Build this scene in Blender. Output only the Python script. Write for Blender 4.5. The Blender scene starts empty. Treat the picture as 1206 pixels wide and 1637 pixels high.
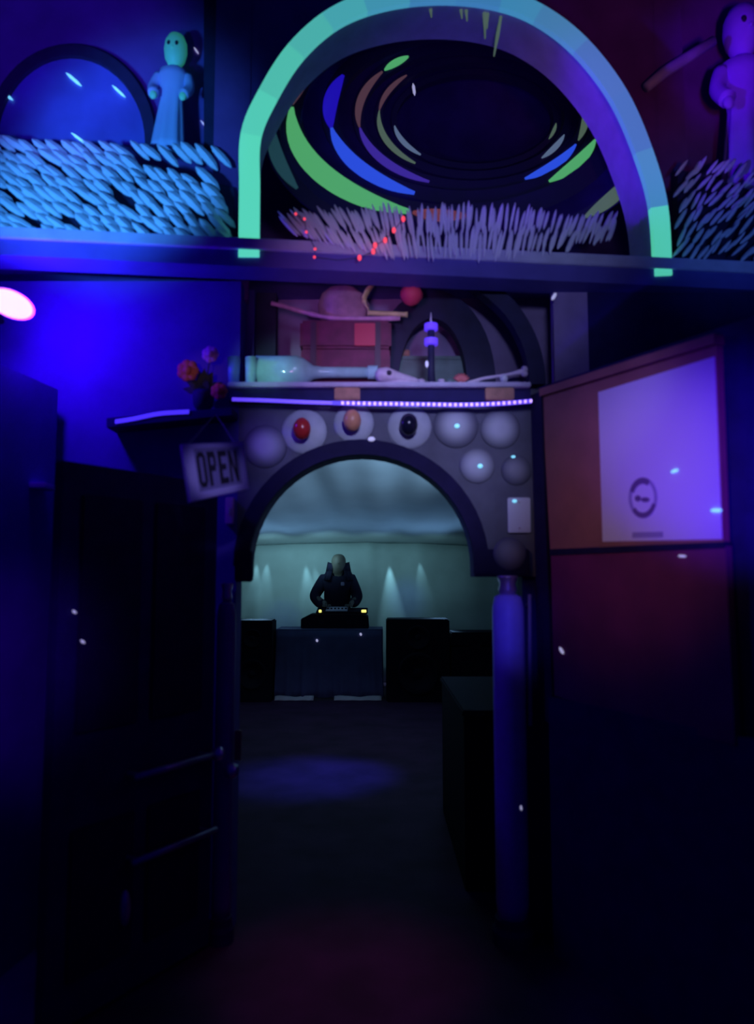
import bpy, bmesh, math, random
from mathutils import Vector, Matrix

random.seed(7)
SC = bpy.context.scene
COL = SC.collection
PI = math.pi
R = math.radians

# ------------------------------------------------------------------ camera
FPX, CX, CY = 1182.0, 603.0, 818.5
TH = math.atan(106.5 / FPX)
EYE = Vector((0, 0, 1.52))
cam_d = bpy.data.cameras.new('camera')
cam = bpy.data.objects.new('camera', cam_d)
COL.objects.link(cam)
cam.location = EYE
cam.rotation_euler = (PI / 2 + TH, 0, 0)
cam_d.sensor_fit = 'VERTICAL'
cam_d.sensor_height = 36.0
cam_d.lens = 36.0 * FPX / 1637.0
cam_d.clip_start = 0.05
cam_d.dof.use_dof = True
cam_d.dof.focus_distance = 8.0
cam_d.dof.aperture_fstop = 1.4
SC.camera = cam

# ------------------------------------------------------------------ world, exposure
world = bpy.data.worlds.new('world')
SC.world = world
world.use_nodes = True
world.node_tree.nodes['Background'].inputs[0].default_value = (0.02, 0.0, 1.0, 1)
world.node_tree.nodes['Background'].inputs[1].default_value = 0.042
SC.view_settings.view_transform = 'Standard'
SC.view_settings.look = 'None'
SC.view_settings.exposure = 0.0
SC.view_settings.gamma = 1.0
SC.view_settings.use_curve_mapping = False
SC.cycles.use_denoising = True
SC.cycles.sample_clamp_indirect = 4.0


def ray(px, py):
    u, v = px - CX, CY - py
    return Vector((u, FPX * math.cos(TH) - v * math.sin(TH), FPX * math.sin(TH) + v * math.cos(TH)))


def at(px, py, Y):
    d = ray(px, py)
    return EYE + d * (Y / d.y)


def sx(Y):                      # metres per pixel at depth Y (close to the axis)
    return Y / FPX


def on_plane(px, py, A, B, off=0.0):
    """point of the vertical plane through A, B (plan points), moved 'off' towards the camera"""
    t = Vector((B[0] - A[0], B[1] - A[1], 0)).normalized()
    n = Vector((t.y, -t.x, 0))
    p0 = Vector((A[0], A[1], 0)) + n * off
    d = ray(px, py)
    k = (p0 - EYE).dot(n) / d.dot(n)
    return EYE + d * k


# upper storey front: turned a little in plan (left end nearer)
LA = at(0, 400, 3.05)
LB = at(1206, 400, 3.45)


def led(px, py, off=0.0):
    return on_plane(px, py, (LA.x, LA.y), (LB.x, LB.y), off)


# right board: stands at an angle to the doorway
RA = (at(868, 900, 3.22).x, 3.22)
RB = (at(1162, 900, 2.39).x, 2.39)


def brd(px, py, off=0.0):
    return on_plane(px, py, RA, RB, off)


# ------------------------------------------------------------------ lights
def spot(name, loc, target, color, energy, angle=40, blend=0.5, radius=0.05):
    d = bpy.data.lights.new(name, 'SPOT')
    d.color = color
    d.energy = energy
    d.spot_size = R(angle)
    d.spot_blend = blend
    d.shadow_soft_size = radius
    o = bpy.data.objects.new(name, d)
    COL.objects.link(o)
    o.location = loc
    o.rotation_euler = (Vector(target) - Vector(loc)).to_track_quat('-Z', 'Y').to_euler()
    return o


def area(name, loc, target, color, energy, size=0.5, size_y=None, spread=180):
    d = bpy.data.lights.new(name, 'AREA')
    d.color = color
    d.energy = energy
    d.size = size
    if size_y:
        d.shape = 'RECTANGLE'
        d.size_y = size_y
    d.spread = R(spread)
    o = bpy.data.objects.new(name, d)
    COL.objects.link(o)
    o.location = loc
    o.rotation_euler = (Vector(target) - Vector(loc)).to_track_quat('-Z', 'Y').to_euler()
    return o


def point(name, loc, color, energy, radius=0.05):
    d = bpy.data.lights.new(name, 'POINT')
    d.color = color
    d.energy = energy
    d.shadow_soft_size = radius
    o = bpy.data.objects.new(name, d)
    COL.objects.link(o)
    o.location = loc
    return o


UV = at(18, 486, 2.95)
point('uv_flood_light', UV + Vector((0.10, 0.0, -0.02)), (0.06, 0.0, 1.0), 20.0, 0.04)
# added spots with no fixtures, each aimed to brighten one area
spot('added_thatch_spot', (-1.7, 1.1, 2.2), led(150, 275), (0.045, 0.31, 1.0), 280, 27, 0.5, 0.1)
spot('added_loft_spot', (-1.0, 1.2, 2.3), led(110, 70, -.4), (0.13, 0.02, 1.0), 150, 26, 0.8, 0.1)
spot('added_arch_spot', (-1.5, 1.5, 2.6), led(1040, 190), (0.10, 0.0, 1.0), 300, 20, 0.9, 0.05)
spot('added_fringe_spot', (0.4, 0.9, 2.4), led(740, 375), (0.40, 0.47, 1.0), 52, 44, 0.9, 0.1)
spot('added_reed_spot', (1.5, 0.9, 2.2), led(1160, 350), (0.10, 0.26, 1.0), 50, 24, 0.9, 0.1)
spot('added_violet_spot', (1.2, 1.1, 2.6), led(1190, 80), (0.16, 0.0, 1.0), 120, 14, 0.6, 0.1)
spot('added_maroon_spot', (1.0, 0.6, 2.0), led(1050, 40, -0.4), (1.0, 0.22, 0.45), 40, 30, 0.9, 0.1)
spot('tunnel_spot', (0.2, 0.5, 1.5), led(740, 190, -1.0), (0.17, 0.0, 1.0), 90, 22, 0.9, 0.1)
spot('door_wall_spot', (0.25, 0.9, 2.75), at(640, 710, 3.3), (0.45, 0.47, 1.0), 140.0, 33, 0.8, 0.15)
spot('boss_spot', (-0.9, 1.6, 2.4), at(428, 705, 3.3), (0.14, 0.03, 1.0), 30.0, 11, 1.0, 0.03)
spot('alcove_spot', (-0.2, 1.2, 2.1), at(560, 500, 3.5), (0.85, 0.30, 1.0), 40.0, 26, 0.9, 0.1)
spot('alcove_teal', (-0.75, 1.6, 2.2), at(440, 588, 3.4), (0.45, 0.95, 1.0), 48, 12, 0.9, 0.05)
spot('sign_spot', (-0.2, 0.9, 2.1), at(342, 756, 2.5), (0.30, 0.26, 1.0), 30.0, 8, 0.7, 0.03)
spot('flower_spot', (-0.75, 1.6, 2.2), at(320, 596, 3.2), (1.0, 0.5, 0.7), 8.0, 9, 0.9, 0.03)
spot('poster_spot', (0.75, 0.9, 1.35), brd(1165, 745), (0.065, 0.0, 1.0), 165.0, 29.0, 0.9, 0.03)
spot('poster_pale', (0.0, 1.2, 2.6), brd(975, 620), (0.36, 0.33, 1.0), 18.0, 22.0, 1.0, 0.05)
spot('board_wash', (-0.3, 1.2, 2.2), brd(1010, 810), (1.0, 0.60, 0.42), 23.0, 36, 1.0, 0.1)
spot('column_spot', (0.45, 2.0, 1.75), at(813, 1000, 3.25), (0.07, 0.05, 1.0), 22.0, 20, 1.0, 0.05)
spot('floor_red', (0.1, 2.2, 2.3), (-0.12, 3.0, 0), (1.0, 0.03, 0.6), 24.0, 30, 1.0, 0.1)
spot('floor_blue', (0.3, 6.2, 2.1), at(510, 1230, 5.9), (0.06, 0.09, 1.0), 170.0, 38, 1.0, 0.1)
spot('side_violet', (-0.7, 1.4, 1.6), at(10, 1050, 2.6), (0.22, 0.0, 1.0), 26.0, 34, 1.0, 0.1)
# back room: added teal wash over the tent cloth, unseen narrow spots grazing the curtain
spot('added_tent_wash', (0.9, 9.85, 1.0), (-0.2, 8.2, 2.5), (0.26, 0.54, 1.0), 34.0, 140, 0.8, 0.2)
spot('added_tent_wash', (-1.6, 9.85, 1.0), (-0.6, 8.0, 2.6), (0.28, 0.58, 1.0), 36.0, 140, 0.8, 0.2)
spot('added_tent_wash', (1.3, 4.2, 1.7), (-0.3, 7.2, 3.05), (0.38, 0.66, 1.0), 520.0, 46, 0.9, 0.2)
for x_, en in ((-1.5, 15), (-0.75, 14), (0.0, 9), (0.8, 5)):
    spot('added_curtain_wash', (x_, 9.9, 1.85), (x_, 11.0, 1.75), (0.40, 0.84, 1.0), en, 120, 1.0, 0.2)
for i, (px, en, lean) in enumerate([(412, 4, -8), (430, 4, -10), (487, 9, 10), (500, 6, 14), (621, 20, 6), (668, 3, 14)]):
    p = at(px, 875, 10.94)
    p.y = 10.925 + .03 * math.sin(p.x * 5 + 1.6 * math.sin(p.x * 2.3)) + .010 * math.sin(p.x * 13 + 2 * math.sin(p.x * 3) + 1)
    p.z -= .08 * ((p.x + .2) / 2.3) ** 2
    spot('curtain_spot', p, at(px + lean, 985, 10.99), (0.38, 0.80, 1.0), en * 3.0, 26, 0.9, 0.01)
spot('curtain_blue', (0.1, 9.9, 1.7), at(650, 955, 11.0), (0.03, 0.05, 1.0), 5.0, 34, 1.0, 0.05)
spot('curtain_blue', (-1.2, 9.9, 1.6), at(450, 995, 11.0), (0.03, 0.05, 1.0), 5.0, 34, 1.0, 0.05)


# ------------------------------------------------------------------ materials
def mat(name, col, rough=0.6, metal=0.0, emit=None, estr=0.0, noise=0.0, nscale=20.0, bump=0.0, trans=0.0, spec=0.5):
    m = bpy.data.materials.new(name)
    m.use_nodes = True
    nt = m.node_tree
    b = nt.nodes['Principled BSDF']
    b.inputs['Base Color'].default_value = (*col, 1)
    b.inputs['Roughness'].default_value = rough
    b.inputs['Metallic'].default_value = metal
    b.inputs['Specular IOR Level'].default_value = spec
    if trans:
        b.inputs['Transmission Weight'].default_value = trans
    if emit:
        b.inputs['Emission Color'].default_value = (*emit, 1)
        b.inputs['Emission Strength'].default_value = estr
    if noise or bump:
        tc = nt.nodes.new('ShaderNodeTexCoord')
        n = nt.nodes.new('ShaderNodeTexNoise')
        n.inputs['Scale'].default_value = nscale
        n.inputs['Detail'].default_value = 4
        nt.links.new(tc.outputs['Object'], n.inputs['Vector'])
        if noise:
            rp = nt.nodes.new('ShaderNodeValToRGB')
            rp.color_ramp.elements[0].position = 0.3
            rp.color_ramp.elements[1].position = 0.7
            rp.color_ramp.elements[0].color = (*[c * (1 - noise) for c in col], 1)
            rp.color_ramp.elements[1].color = (*[min(1, c * (1 + noise)) for c in col], 1)
            nt.links.new(n.outputs['Fac'], rp.inputs['Fac'])
            nt.links.new(rp.outputs['Color'], b.inputs['Base Color'])
        if bump:
            bp = nt.nodes.new('ShaderNodeBump')
            bp.inputs['Strength'].default_value = bump
            bp.inputs['Distance'].default_value = 0.01
            nt.links.new(n.outputs['Fac'], bp.inputs['Height'])
            nt.links.new(bp.outputs['Normal'], b.inputs['Normal'])
    return m


def lin(r, g, b):
    f = lambda c: ((c / 255 + 0.055) / 1.055) ** 2.4 if c > 10 else c / 255 / 12.92
    return (f(r), f(g), f(b))


M = {}
M['floor'] = mat('dark_floor', (0.065, 0.026, 0.075), 0.75, noise=0.3, nscale=3, bump=0.1, spec=0.2)
M['navy'] = mat('navy_wall_paint', (0.10, 0.07, 0.34), 0.8, noise=0.12, nscale=6, spec=0.2)
M['slate'] = mat('slate_wall_paint', (0.13, 0.13, 0.17), 0.75, noise=0.15, nscale=9, bump=0.1, spec=0.3)
M['black'] = mat('black_paint', (0.02, 0.015, 0.10), 0.7, noise=0.15, nscale=14, spec=0.2)
M['trimblack'] = mat('black_trim', (0.016, 0.012, 0.055), 0.8, noise=0.15, nscale=14, spec=0.2)
M['loftwall'] = mat('maroon_loft_wall', (0.20, 0.07, 0.24), 0.85, noise=0.2, nscale=4, spec=0.2)
M['loftblue'] = mat('violet_loft_wall', (0.16, 0.09, 0.34), 0.85, noise=0.2, nscale=4, spec=0.2)
M['pane'] = mat('blue_glazing', (0.14, 0.16, 0.60), 0.35, noise=0.35, nscale=2.2)
M['ledge'] = mat('painted_ledge', (0.12, 0.10, 0.40), 0.6, noise=0.1, nscale=8, spec=0.3)
M['ledgecap'] = mat('pale_ledge_cap', (0.55, 0.55, 0.70), 0.6, noise=0.1, nscale=12)
M['reed'] = mat('pale_reed', (0.80, 0.82, 0.86), 0.7, noise=0.1, nscale=30)
M['archbody'] = mat('arch_body_paint', (0.62, 0.60, 0.80), 0.7, noise=0.1, nscale=10)
M['glow_a'] = mat('glow_mint', (0.3, 0.8, 0.6), 0.6, emit=lin(88, 222, 190), estr=0.92)
M['glow_b'] = mat('glow_teal', (0.3, 0.7, 0.6), 0.6, emit=lin(78, 190, 170), estr=0.9)
M['glow_c'] = mat('glow_sea_blue', (0.3, 0.6, 0.7), 0.6, emit=lin(58, 135, 180), estr=0.85)
M['glow_d'] = mat('glow_grey_teal', (0.3, 0.5, 0.6), 0.6, emit=lin(52, 105, 160), estr=0.8)
M['glow_e'] = mat('glow_leaf', (0.3, 0.8, 0.6), 0.6, emit=lin(74, 195, 160), estr=0.9)
M['hoop'] = mat('dark_hoop_paint', (0.03, 0.02, 0.09), 0.8)
M['lining'] = mat('tunnel_lining', (0.05, 0.02, 0.16), 0.9, noise=0.2, nscale=6, spec=0.1)


def glow(name, c, s=0.8):
    return mat(name, (0.05, 0.05, 0.08), 0.7, emit=lin(*c), estr=s)


M['h_green'] = glow('paint_green', (84, 178, 112))
M['h_brown'] = glow('paint_brown', (96, 66, 78), 0.6)
M['h_blue'] = glow('paint_blue', (44, 84, 240))
M['h_deep'] = glow('paint_deep_blue', (34, 16, 200), 0.7)
M['h_violet'] = glow('paint_violet', (66, 44, 170), 0.7)
M['h_olive'] = glow('paint_olive', (86, 108, 92), 0.7)
M['h_grey'] = glow('paint_grey', (96, 116, 150), 0.7)
M['h_orange'] = glow('paint_orange', (130, 62, 66), 0.6)
M['h_teal'] = glow('paint_teal', (40, 84, 96), 0.5)
M['fleck'] = mat('fleck', (0.7, 0.9, 1), 0.5, emit=lin(120, 225, 255), estr=1.0)
M['fleck_dim'] = mat('fleck_dim', (0.7, 0.7, 0.9), 0.5, emit=lin(165, 165, 205), estr=0.8)
M['redbulb'] = mat('red_bulb', (0.9, 0.1, 0.1), 0.4, emit=lin(255, 70, 90), estr=1.2)
M['wire'] = mat('dark_wire', (0.02, 0.02, 0.03), 0.6)
M['lens'] = mat('lamp_lens', (1, 0.8, 0.95), 0.3, emit=(1.0, 0.80, 0.93), estr=1.1)
M['lensrim'] = mat('lamp_lens_rim', (1, 0.4, 0.9), 0.3, emit=lin(255, 130, 235), estr=1.1)
M['housing'] = mat('lamp_housing', (0.03, 0.03, 0.04), 0.5)
M['ledtape'] = mat('led_tape', (0.4, 0.3, 0.9), 0.5, emit=lin(98, 66, 255), estr=1.0)
M['ledbase'] = mat('led_tape_base', (0.2, 0.15, 0.7), 0.5, emit=lin(62, 36, 205), estr=0.8)
M['led'] = mat('led_chip', (0.9, 0.8, 1), 0.5, emit=lin(190, 150, 255), estr=1.6)
M['ledleft'] = mat('led_tape_blue', (0.3, 0.2, 0.9), 0.5, emit=lin(70, 48, 240), estr=1.0)
M['disc'] = mat('pale_disc', (0.40, 0.42, 0.46), 0.5, noise=0.1, nscale=20)
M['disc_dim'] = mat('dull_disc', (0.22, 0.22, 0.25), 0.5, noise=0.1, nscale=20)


def glow_fade(name, c0, c1, r0, r1):  # soft glow put into the colour: pale centre fading to wall tone
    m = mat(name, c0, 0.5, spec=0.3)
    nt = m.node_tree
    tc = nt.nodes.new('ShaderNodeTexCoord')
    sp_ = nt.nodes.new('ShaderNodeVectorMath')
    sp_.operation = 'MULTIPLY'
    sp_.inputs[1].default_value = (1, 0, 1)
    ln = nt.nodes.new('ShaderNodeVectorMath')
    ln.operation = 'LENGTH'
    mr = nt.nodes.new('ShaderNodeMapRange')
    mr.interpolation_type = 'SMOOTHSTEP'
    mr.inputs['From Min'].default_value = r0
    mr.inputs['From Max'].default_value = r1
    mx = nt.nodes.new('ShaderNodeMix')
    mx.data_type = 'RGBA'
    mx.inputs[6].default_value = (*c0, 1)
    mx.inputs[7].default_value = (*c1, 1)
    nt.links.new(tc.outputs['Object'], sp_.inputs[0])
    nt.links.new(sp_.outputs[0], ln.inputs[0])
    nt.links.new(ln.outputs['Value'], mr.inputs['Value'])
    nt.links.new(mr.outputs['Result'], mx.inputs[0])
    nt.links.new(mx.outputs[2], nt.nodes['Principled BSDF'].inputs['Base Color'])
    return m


M['disc_soft'] = glow_fade('disc_glow_fade', (0.50, 0.52, 0.56), (0.12, 0.12, 0.16), 0.02, 0.10)
M['disc_dim'] = glow_fade('dull_disc_glow_fade', (0.28, 0.28, 0.32), (0.12, 0.12, 0.16), 0.01, 0.07)
M['redknob'] = mat('red_knob', (0.55, 0.03, 0.03), 0.25)
M['peach'] = mat('peach_knob', (0.72, 0.30, 0.17), 0.3)
M['blackknob'] = mat('black_knob', (0.012, 0.012, 0.03), 0.15)
M['white'] = mat('white_plastic', (0.72, 0.72, 0.78), 0.45)
M['pinkwhite'] = mat('pinkish_plastic', (0.75, 0.50, 0.66), 0.45)
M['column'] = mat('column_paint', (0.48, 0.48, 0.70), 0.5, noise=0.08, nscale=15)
M['steel'] = mat('dull_steel', (0.62, 0.52, 0.55), 0.35, metal=0.6)
M['brown'] = mat('brown_board', (0.38, 0.16, 0.11), 0.7, noise=0.15, nscale=6)
M['maroon'] = mat('maroon_board', (0.19, 0.025, 0.10), 0.75, noise=0.15, nscale=6)
M['paper'] = mat('poster_paper', (0.82, 0.80, 0.84), 0.75)
M['ink'] = mat('poster_ink', (0.20, 0.12, 0.24), 0.8)
M['inksoft'] = mat('poster_soft_ink', (0.42, 0.36, 0.52), 0.8)
M['signink'] = mat('sign_ink', (0.015, 0.015, 0.02), 0.7)
M['signpaper'] = mat('sign_paper', (0.30, 0.28, 0.42), 0.7)
M['signframe'] = mat('sign_frame', (0.70, 0.66, 0.80), 0.45)
M['wood'] = mat('tan_wood', (0.46, 0.22, 0.16), 0.7, noise=0.2, nscale=25)
M['shelf'] = mat('shelf_board', (0.50, 0.44, 0.60), 0.6, noise=0.15, nscale=12)
M['alcove'] = mat('alcove_wall', (0.36, 0.26, 0.46), 0.85, noise=0.2, nscale=5, spec=0.2)
M['rib'] = mat('dark_rib', (0.025, 0.022, 0.07), 0.7, noise=0.2, nscale=10)
M['glass'] = mat('teal_glass', (0.42, 0.72, 0.72), 0.12, noise=0.2, nscale=12, trans=0.1)
M['blueglass'] = mat('blue_glass', (0.22, 0.30, 0.85), 0.15, trans=0.2)
M['chest'] = mat('chest_red', (0.17, 0.02, 0.07), 0.6, noise=0.3, nscale=14)
M['chestband'] = mat('chest_band', (0.08, 0.03, 0.06), 0.5)
M['chestred'] = mat('chest_bright_red', (0.62, 0.05, 0.10), 0.5)
M['pink'] = mat('pink_wood', (0.70, 0.36, 0.52), 0.7, noise=0.15, nscale=20)
M['sack'] = mat('pink_cloth', (0.48, 0.26, 0.36), 0.85, noise=0.25, nscale=14, bump=0.4)
M['yellow'] = mat('straw_yellow', (0.72, 0.60, 0.26), 0.7, noise=0.15, nscale=25)
M['redball'] = mat('red_paper', (0.75, 0.06, 0.12), 0.6)
M['violetlamp'] = mat('violet_lamp', (0.2, 0.1, 0.9), 0.4, emit=lin(84, 52, 235), estr=1.0)
M['bone'] = mat('bone', (0.66, 0.54, 0.66), 0.6, noise=0.15, nscale=30)
M['boxgreen'] = mat('grey_green_box', (0.17, 0.24, 0.22), 0.7, noise=0.2, nscale=12)
M['redshell'] = mat('red_shell', (0.66, 0.16, 0.16), 0.5)
M['socket'] = mat('eye_socket', (0.03, 0.02, 0.05), 0.8)
M['orangebloom'] = mat('orange_bloom', (0.72, 0.20, 0.10), 0.7)
M['pinkbloom'] = mat('pink_bloom', (0.60, 0.25, 0.65), 0.7)
M['leafdark'] = mat('dark_leaf', (0.03, 0.05, 0.06), 0.7)
M['headgreen'] = mat('glowing_green', (0.22, 0.75, 0.50), 0.5, emit=lin(30, 110, 90), estr=0.8)  # green glow put in as emission, the head is no lamp
M['robeblue'] = mat('pale_blue_robe', (0.50, 0.62, 0.85), 0.7)
M['violetrobe'] = mat('violet_robe', (0.45, 0.30, 0.80), 0.7, noise=0.1, nscale=8)
M['greypipe'] = mat('grey_pipe', (0.40, 0.44, 0.46), 0.5, noise=0.1, nscale=12)
M['tent'] = mat('tent_cloth', (0.46, 0.52, 0.54), 0.85, noise=0.10, nscale=1.2)
M['curtain'] = mat('curtain_cloth', (0.38, 0.46, 0.46), 0.85, noise=0.12, nscale=2.0)
M['roomwall'] = mat('back_room_wall', (0.06, 0.07, 0.10), 0.8, noise=0.15, nscale=4)
M['speaker'] = mat('speaker_black', (0.008, 0.008, 0.02), 0.8, spec=0.1)
M['grille'] = mat('speaker_grille', (0.010, 0.010, 0.024), 0.7, spec=0.15)
M['cloth'] = mat('blue_grey_cloth', (0.075, 0.09, 0.20), 0.85, noise=0.12, nscale=5)
M['foot_strip'] = mat('pale_strip', (0.62, 0.62, 0.62), 0.8)
M['case'] = mat('equipment_black', (0.008, 0.008, 0.02), 0.8, spec=0.1)
M['deck'] = mat('deck_plate', (0.50, 0.48, 0.56), 0.4)
M['yled'] = mat('yellow_indicator', (0.9, 0.8, 0.3), 0.4, emit=lin(235, 225, 120), estr=1.3)
M['columnshaded'] = mat('shaded_column_paint', (0.16, 0.10, 0.30), 0.6, noise=0.08, nscale=15)  # left column: its shade is put into a darker column colour
M['skin'] = mat('skin', (0.09, 0.085, 0.07), 0.6)
M['hoodie'] = mat('black_hoodie', (0.012, 0.012, 0.03), 0.9, spec=0.1)
M['trouser'] = mat('dark_trousers', (0.02, 0.02, 0.04), 0.9)
M['patch'] = mat('chest_logo', (0.25, 0.22, 0.34), 0.8)
M['brass'] = mat('dull_brass', (0.45, 0.22, 0.10), 0.45, metal=0.4)
M['greyrod'] = mat('grey_rod', (0.30, 0.29, 0.30), 0.5)
M['knobmetal'] = mat('knob_metal', (0.65, 0.6, 0.75), 0.25, metal=0.7)
M['rail'] = mat('rail_metal', (0.30, 0.26, 0.40), 0.35, metal=0.6)

# ------------------------------------------------------------------ mesh helpers
ORG = {}


class MB:
    def __init__(self):
        self.v, self.f = [], []

    def add(self, vs, fs):
        b = len(self.v)
        self.v += [Vector(p) for p in vs]
        self.f += [tuple(b + i for i in f) for f in fs]
        return self

    def hexa(self, q, w):       # two quads of 4 points: front q, back w
        return self.add(list(q) + list(w), [(0, 1, 2, 3), (7, 6, 5, 4), (0, 4, 5, 1), (1, 5, 6, 2), (2, 6, 7, 3), (3, 7, 4, 0)])

    def box(self, lo, hi):
        (a, b, c), (d, e, f) = lo, hi
        return self.hexa([(a, b, c), (d, b, c), (d, b, f), (a, b, f)], [(a, e, c), (d, e, c), (d, e, f), (a, e, f)])

    def slab(self, pts, off):   # polygon pts and its copy moved by off
        n = len(pts)
        off = Vector(off)
        vs = [Vector(p) for p in pts] + [Vector(p) + off for p in pts]
        fs = [tuple(range(n)), tuple(range(2 * n - 1, n - 1, -1))]
        fs += [(i, i + n, (i + 1) % n + n, (i + 1) % n) for i in range(n)]
        return self.add(vs, fs)

    def tube(self, path, rad, n=8, flat=1.0, cap=True):
        path = [Vector(p) for p in path]
        if not hasattr(rad, '__len__'):
            rad = [rad] * len(path)
        b = len(self.v)
        t0 = (path[1] - path[0]).normalized()
        ref = Vector((0, 0, 1)) if abs(t0.z) < 0.9 else Vector((0, 1, 0))
        for i, p in enumerate(path):
            t = (path[min(i + 1, len(path) - 1)] - path[max(i - 1, 0)]).normalized()
            s = t.cross(ref)
            if s.length < 1e-6:
                s = t.cross(Vector((1, 0, 0)))
            s.normalize()
            u = s.cross(t).normalized()
            for k in range(n):
                a = 2 * PI * k / n
                self.v.append(p + s * (math.cos(a) * rad[i]) + u * (math.sin(a) * rad[i] * flat))
        for i in range(len(path) - 1):
            for k in range(n):
                k2 = (k + 1) % n
                self.f.append((b + i * n + k, b + i * n + k2, b + (i + 1) * n + k2, b + (i + 1) * n + k))
        if cap:
            self.f.append(tuple(b + k for k in range(n - 1, -1, -1)))
            e = b + (len(path) - 1) * n
            self.f.append(tuple(e + k for k in range(n)))
        return self

    def lathe(self, prof, n=16, mtx=Matrix(), sy=1.0, fold=None):
        b = len(self.v)
        for i, (r, z) in enumerate(prof):
            for k in range(n):
                a = 2 * PI * k / n
                rr = r * (fold(a, i) if fold else 1)
                self.v.append(mtx @ Vector((rr * math.cos(a), rr * math.sin(a) * sy, z)))
        for i in range(len(prof) - 1):
            for k in range(n):
                k2 = (k + 1) % n
                self.f.append((b + i * n + k, b + i * n + k2, b + (i + 1) * n + k2, b + (i + 1) * n + k))
        self.f.append(tuple(b + k for k in range(n - 1, -1, -1)))
        e = b + (len(prof) - 1) * n
        self.f.append(tuple(e + k for k in range(n)))
        return self

    def ball(self, c, r, n=12, m=8, sc=(1, 1, 1)):
        prof = [(max(1e-4, math.sin(PI * i / m)), -math.cos(PI * i / m)) for i in range(m + 1)]
        mt = Matrix.Translation(Vector(c)) @ Matrix.Diagonal((r * sc[0], r * sc[1], r * sc[2], 1))
        return self.lathe(prof, n, mt)

    def grid(self, fn, nu, nv, thick=None):
        b = len(self.v)
        for i in range(nu + 1):
            for j in range(nv + 1):
                self.v.append(Vector(fn(i / nu, j / nv)))
        for i in range(nu):
            for j in range(nv):
                a = b + i * (nv + 1) + j
                self.f.append((a, a + nv + 1, a + nv + 2, a + 1))
        return self

    def build(self, name, m, parent=None, org=None, smooth=False, bevel=0.0, solid=0.0):
        o0 = Vector((0, 0, 0))
        if parent is not None:
            o0 = ORG[parent]
        elif org is not None:
            o0 = Vector(org)
        me = bpy.data.meshes.new(name)
        me.from_pydata([p - o0 for p in self.v], [], self.f)
        me.validate()
        bm = bmesh.new()
        bm.from_mesh(me)
        if not solid:
            bmesh.ops.recalc_face_normals(bm, faces=bm.faces)
        if bevel:
            es = [e for e in bm.edges if len(e.link_faces) == 2 and e.calc_face_angle(0) > 0.6]
            bmesh.ops.bevel(bm, geom=es, offset=bevel, segments=2, affect='EDGES', clamp_overlap=True)
        bm.to_mesh(me)
        bm.free()
        me.materials.append(m)
        if smooth:
            for p in me.polygons:
                p.use_smooth = True
        o = bpy.data.objects.new(name, me)
        COL.objects.link(o)
        if parent is not None:
            o.parent = parent
        else:
            o.location = o0
        ORG[o] = o0
        if solid:
            md = o.modifiers.new('thickness', 'SOLIDIFY')
            md.thickness = solid
        return o


def empty(name, loc):
    o = bpy.data.objects.new(name, None)
    o.empty_display_size = 0.1
    COL.objects.link(o)
    o.location = loc
    ORG[o] = Vector(loc)
    return o


def tag(o, label, cat, group=None):
    o['label'] = label
    o['category'] = cat
    if group:
        o['group'] = group
    return o


def struct(o):
    o['kind'] = 'structure'
    return o


def smooth_path(pts, k=6):
    out = []
    n = len(pts)
    for i in range(n - 1):
        p0, p1, p2, p3 = pts[max(i - 1, 0)], pts[i], pts[i + 1], pts[min(i + 2, n - 1)]
        for j in range(k):
            t = j / k
            out.append(tuple(0.5 * ((2 * b) + (-a + c) * t + (2 * a - 5 * b + 4 * c - d) * t * t + (-a + 3 * b - 3 * c + d) * t ** 3)
                             for a, b, c, d in zip(p0, p1, p2, p3)))
    out.append(tuple(pts[-1]))
    return out


LT = Vector((LB.x - LA.x, LB.y - LA.y, 0)).normalized()     # along the upper front
LN = Vector((LT.y, -LT.x, 0))                               # towards the camera
BT = Vector((RB[0] - RA[0], RB[1] - RA[1], 0)).normalized()
BN = Vector((BT.y, -BT.x, 0))
if BN.dot(Vector((-0.3, -1, 0))) < 0:
    BN = -BN

# ------------------------------------------------------------------ setting
struct(MB().box((-3.2, -1.0, -0.05), (3.2, 11.6, 0.0)).build('floor', M['floor']))

# wall with the arched doorway
YW = 3.30
zb = at(580, 922, YW).z
ac = at(578, 905, YW)
r_in = 180 * sx(YW)
xl0, xl1 = at(-60, 800, YW).x, at(378, 900, YW).x
xr0, xr1 = at(790, 900, YW).x, at(868, 900, YW).x
ztop = at(600, 622, YW).z
w = MB()
NA = 28
arc = [(ac.x + r_in * math.cos(PI - PI * i / NA), ac.z + r_in * math.sin(PI - PI * i / NA)) for i in range(NA + 1)]
D = Vector((0, 0.14, 0))
for i in range(NA):             # strips from the arch up to the top
    (a, za), (b, zb_) = arc[i], arc[i + 1]
    w.hexa([(a, YW, za), (b, YW, zb_), (b, YW, ztop), (a, YW, ztop)],
           [(a, YW + .14, za), (b, YW + .14, zb_), (b, YW + .14, ztop), (a, YW + .14, ztop)])
w.box((xl1, YW, zb), (arc[0][0], YW + .14, ztop))
w.box((arc[-1][0], YW, zb), (xr0, YW + .14, ztop))
w.box((xr0, YW, zb), (xr1, YW + .14, ztop))
wall = struct(w.build('wall_middle', M['slate']))
struct(MB().box((xl0, YW, 0), (xl1 - .0, YW + .14, led(0, 405).z - .02)).build('wall_left', M['navy']))
struct(MB().box((xr0 + .13, YW + .03, 0), (xr1 + .1, YW + .14, zb)).build('wall_right_jamb', M['black']))
# side wall at the far left, towards the camera
a0, a1 = at(82, 900, 3.2), at(-40, 900, 2.0)
struct(MB().slab([(a0.x, a0.y, 0), (a1.x - .5, a1.y, 0), (a1.x - .5, a1.y, 2.35), (a0.x, a0.y, 2.35)], (-.08, .05, 0)).build('wall_left_side', M['navy']))

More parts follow.
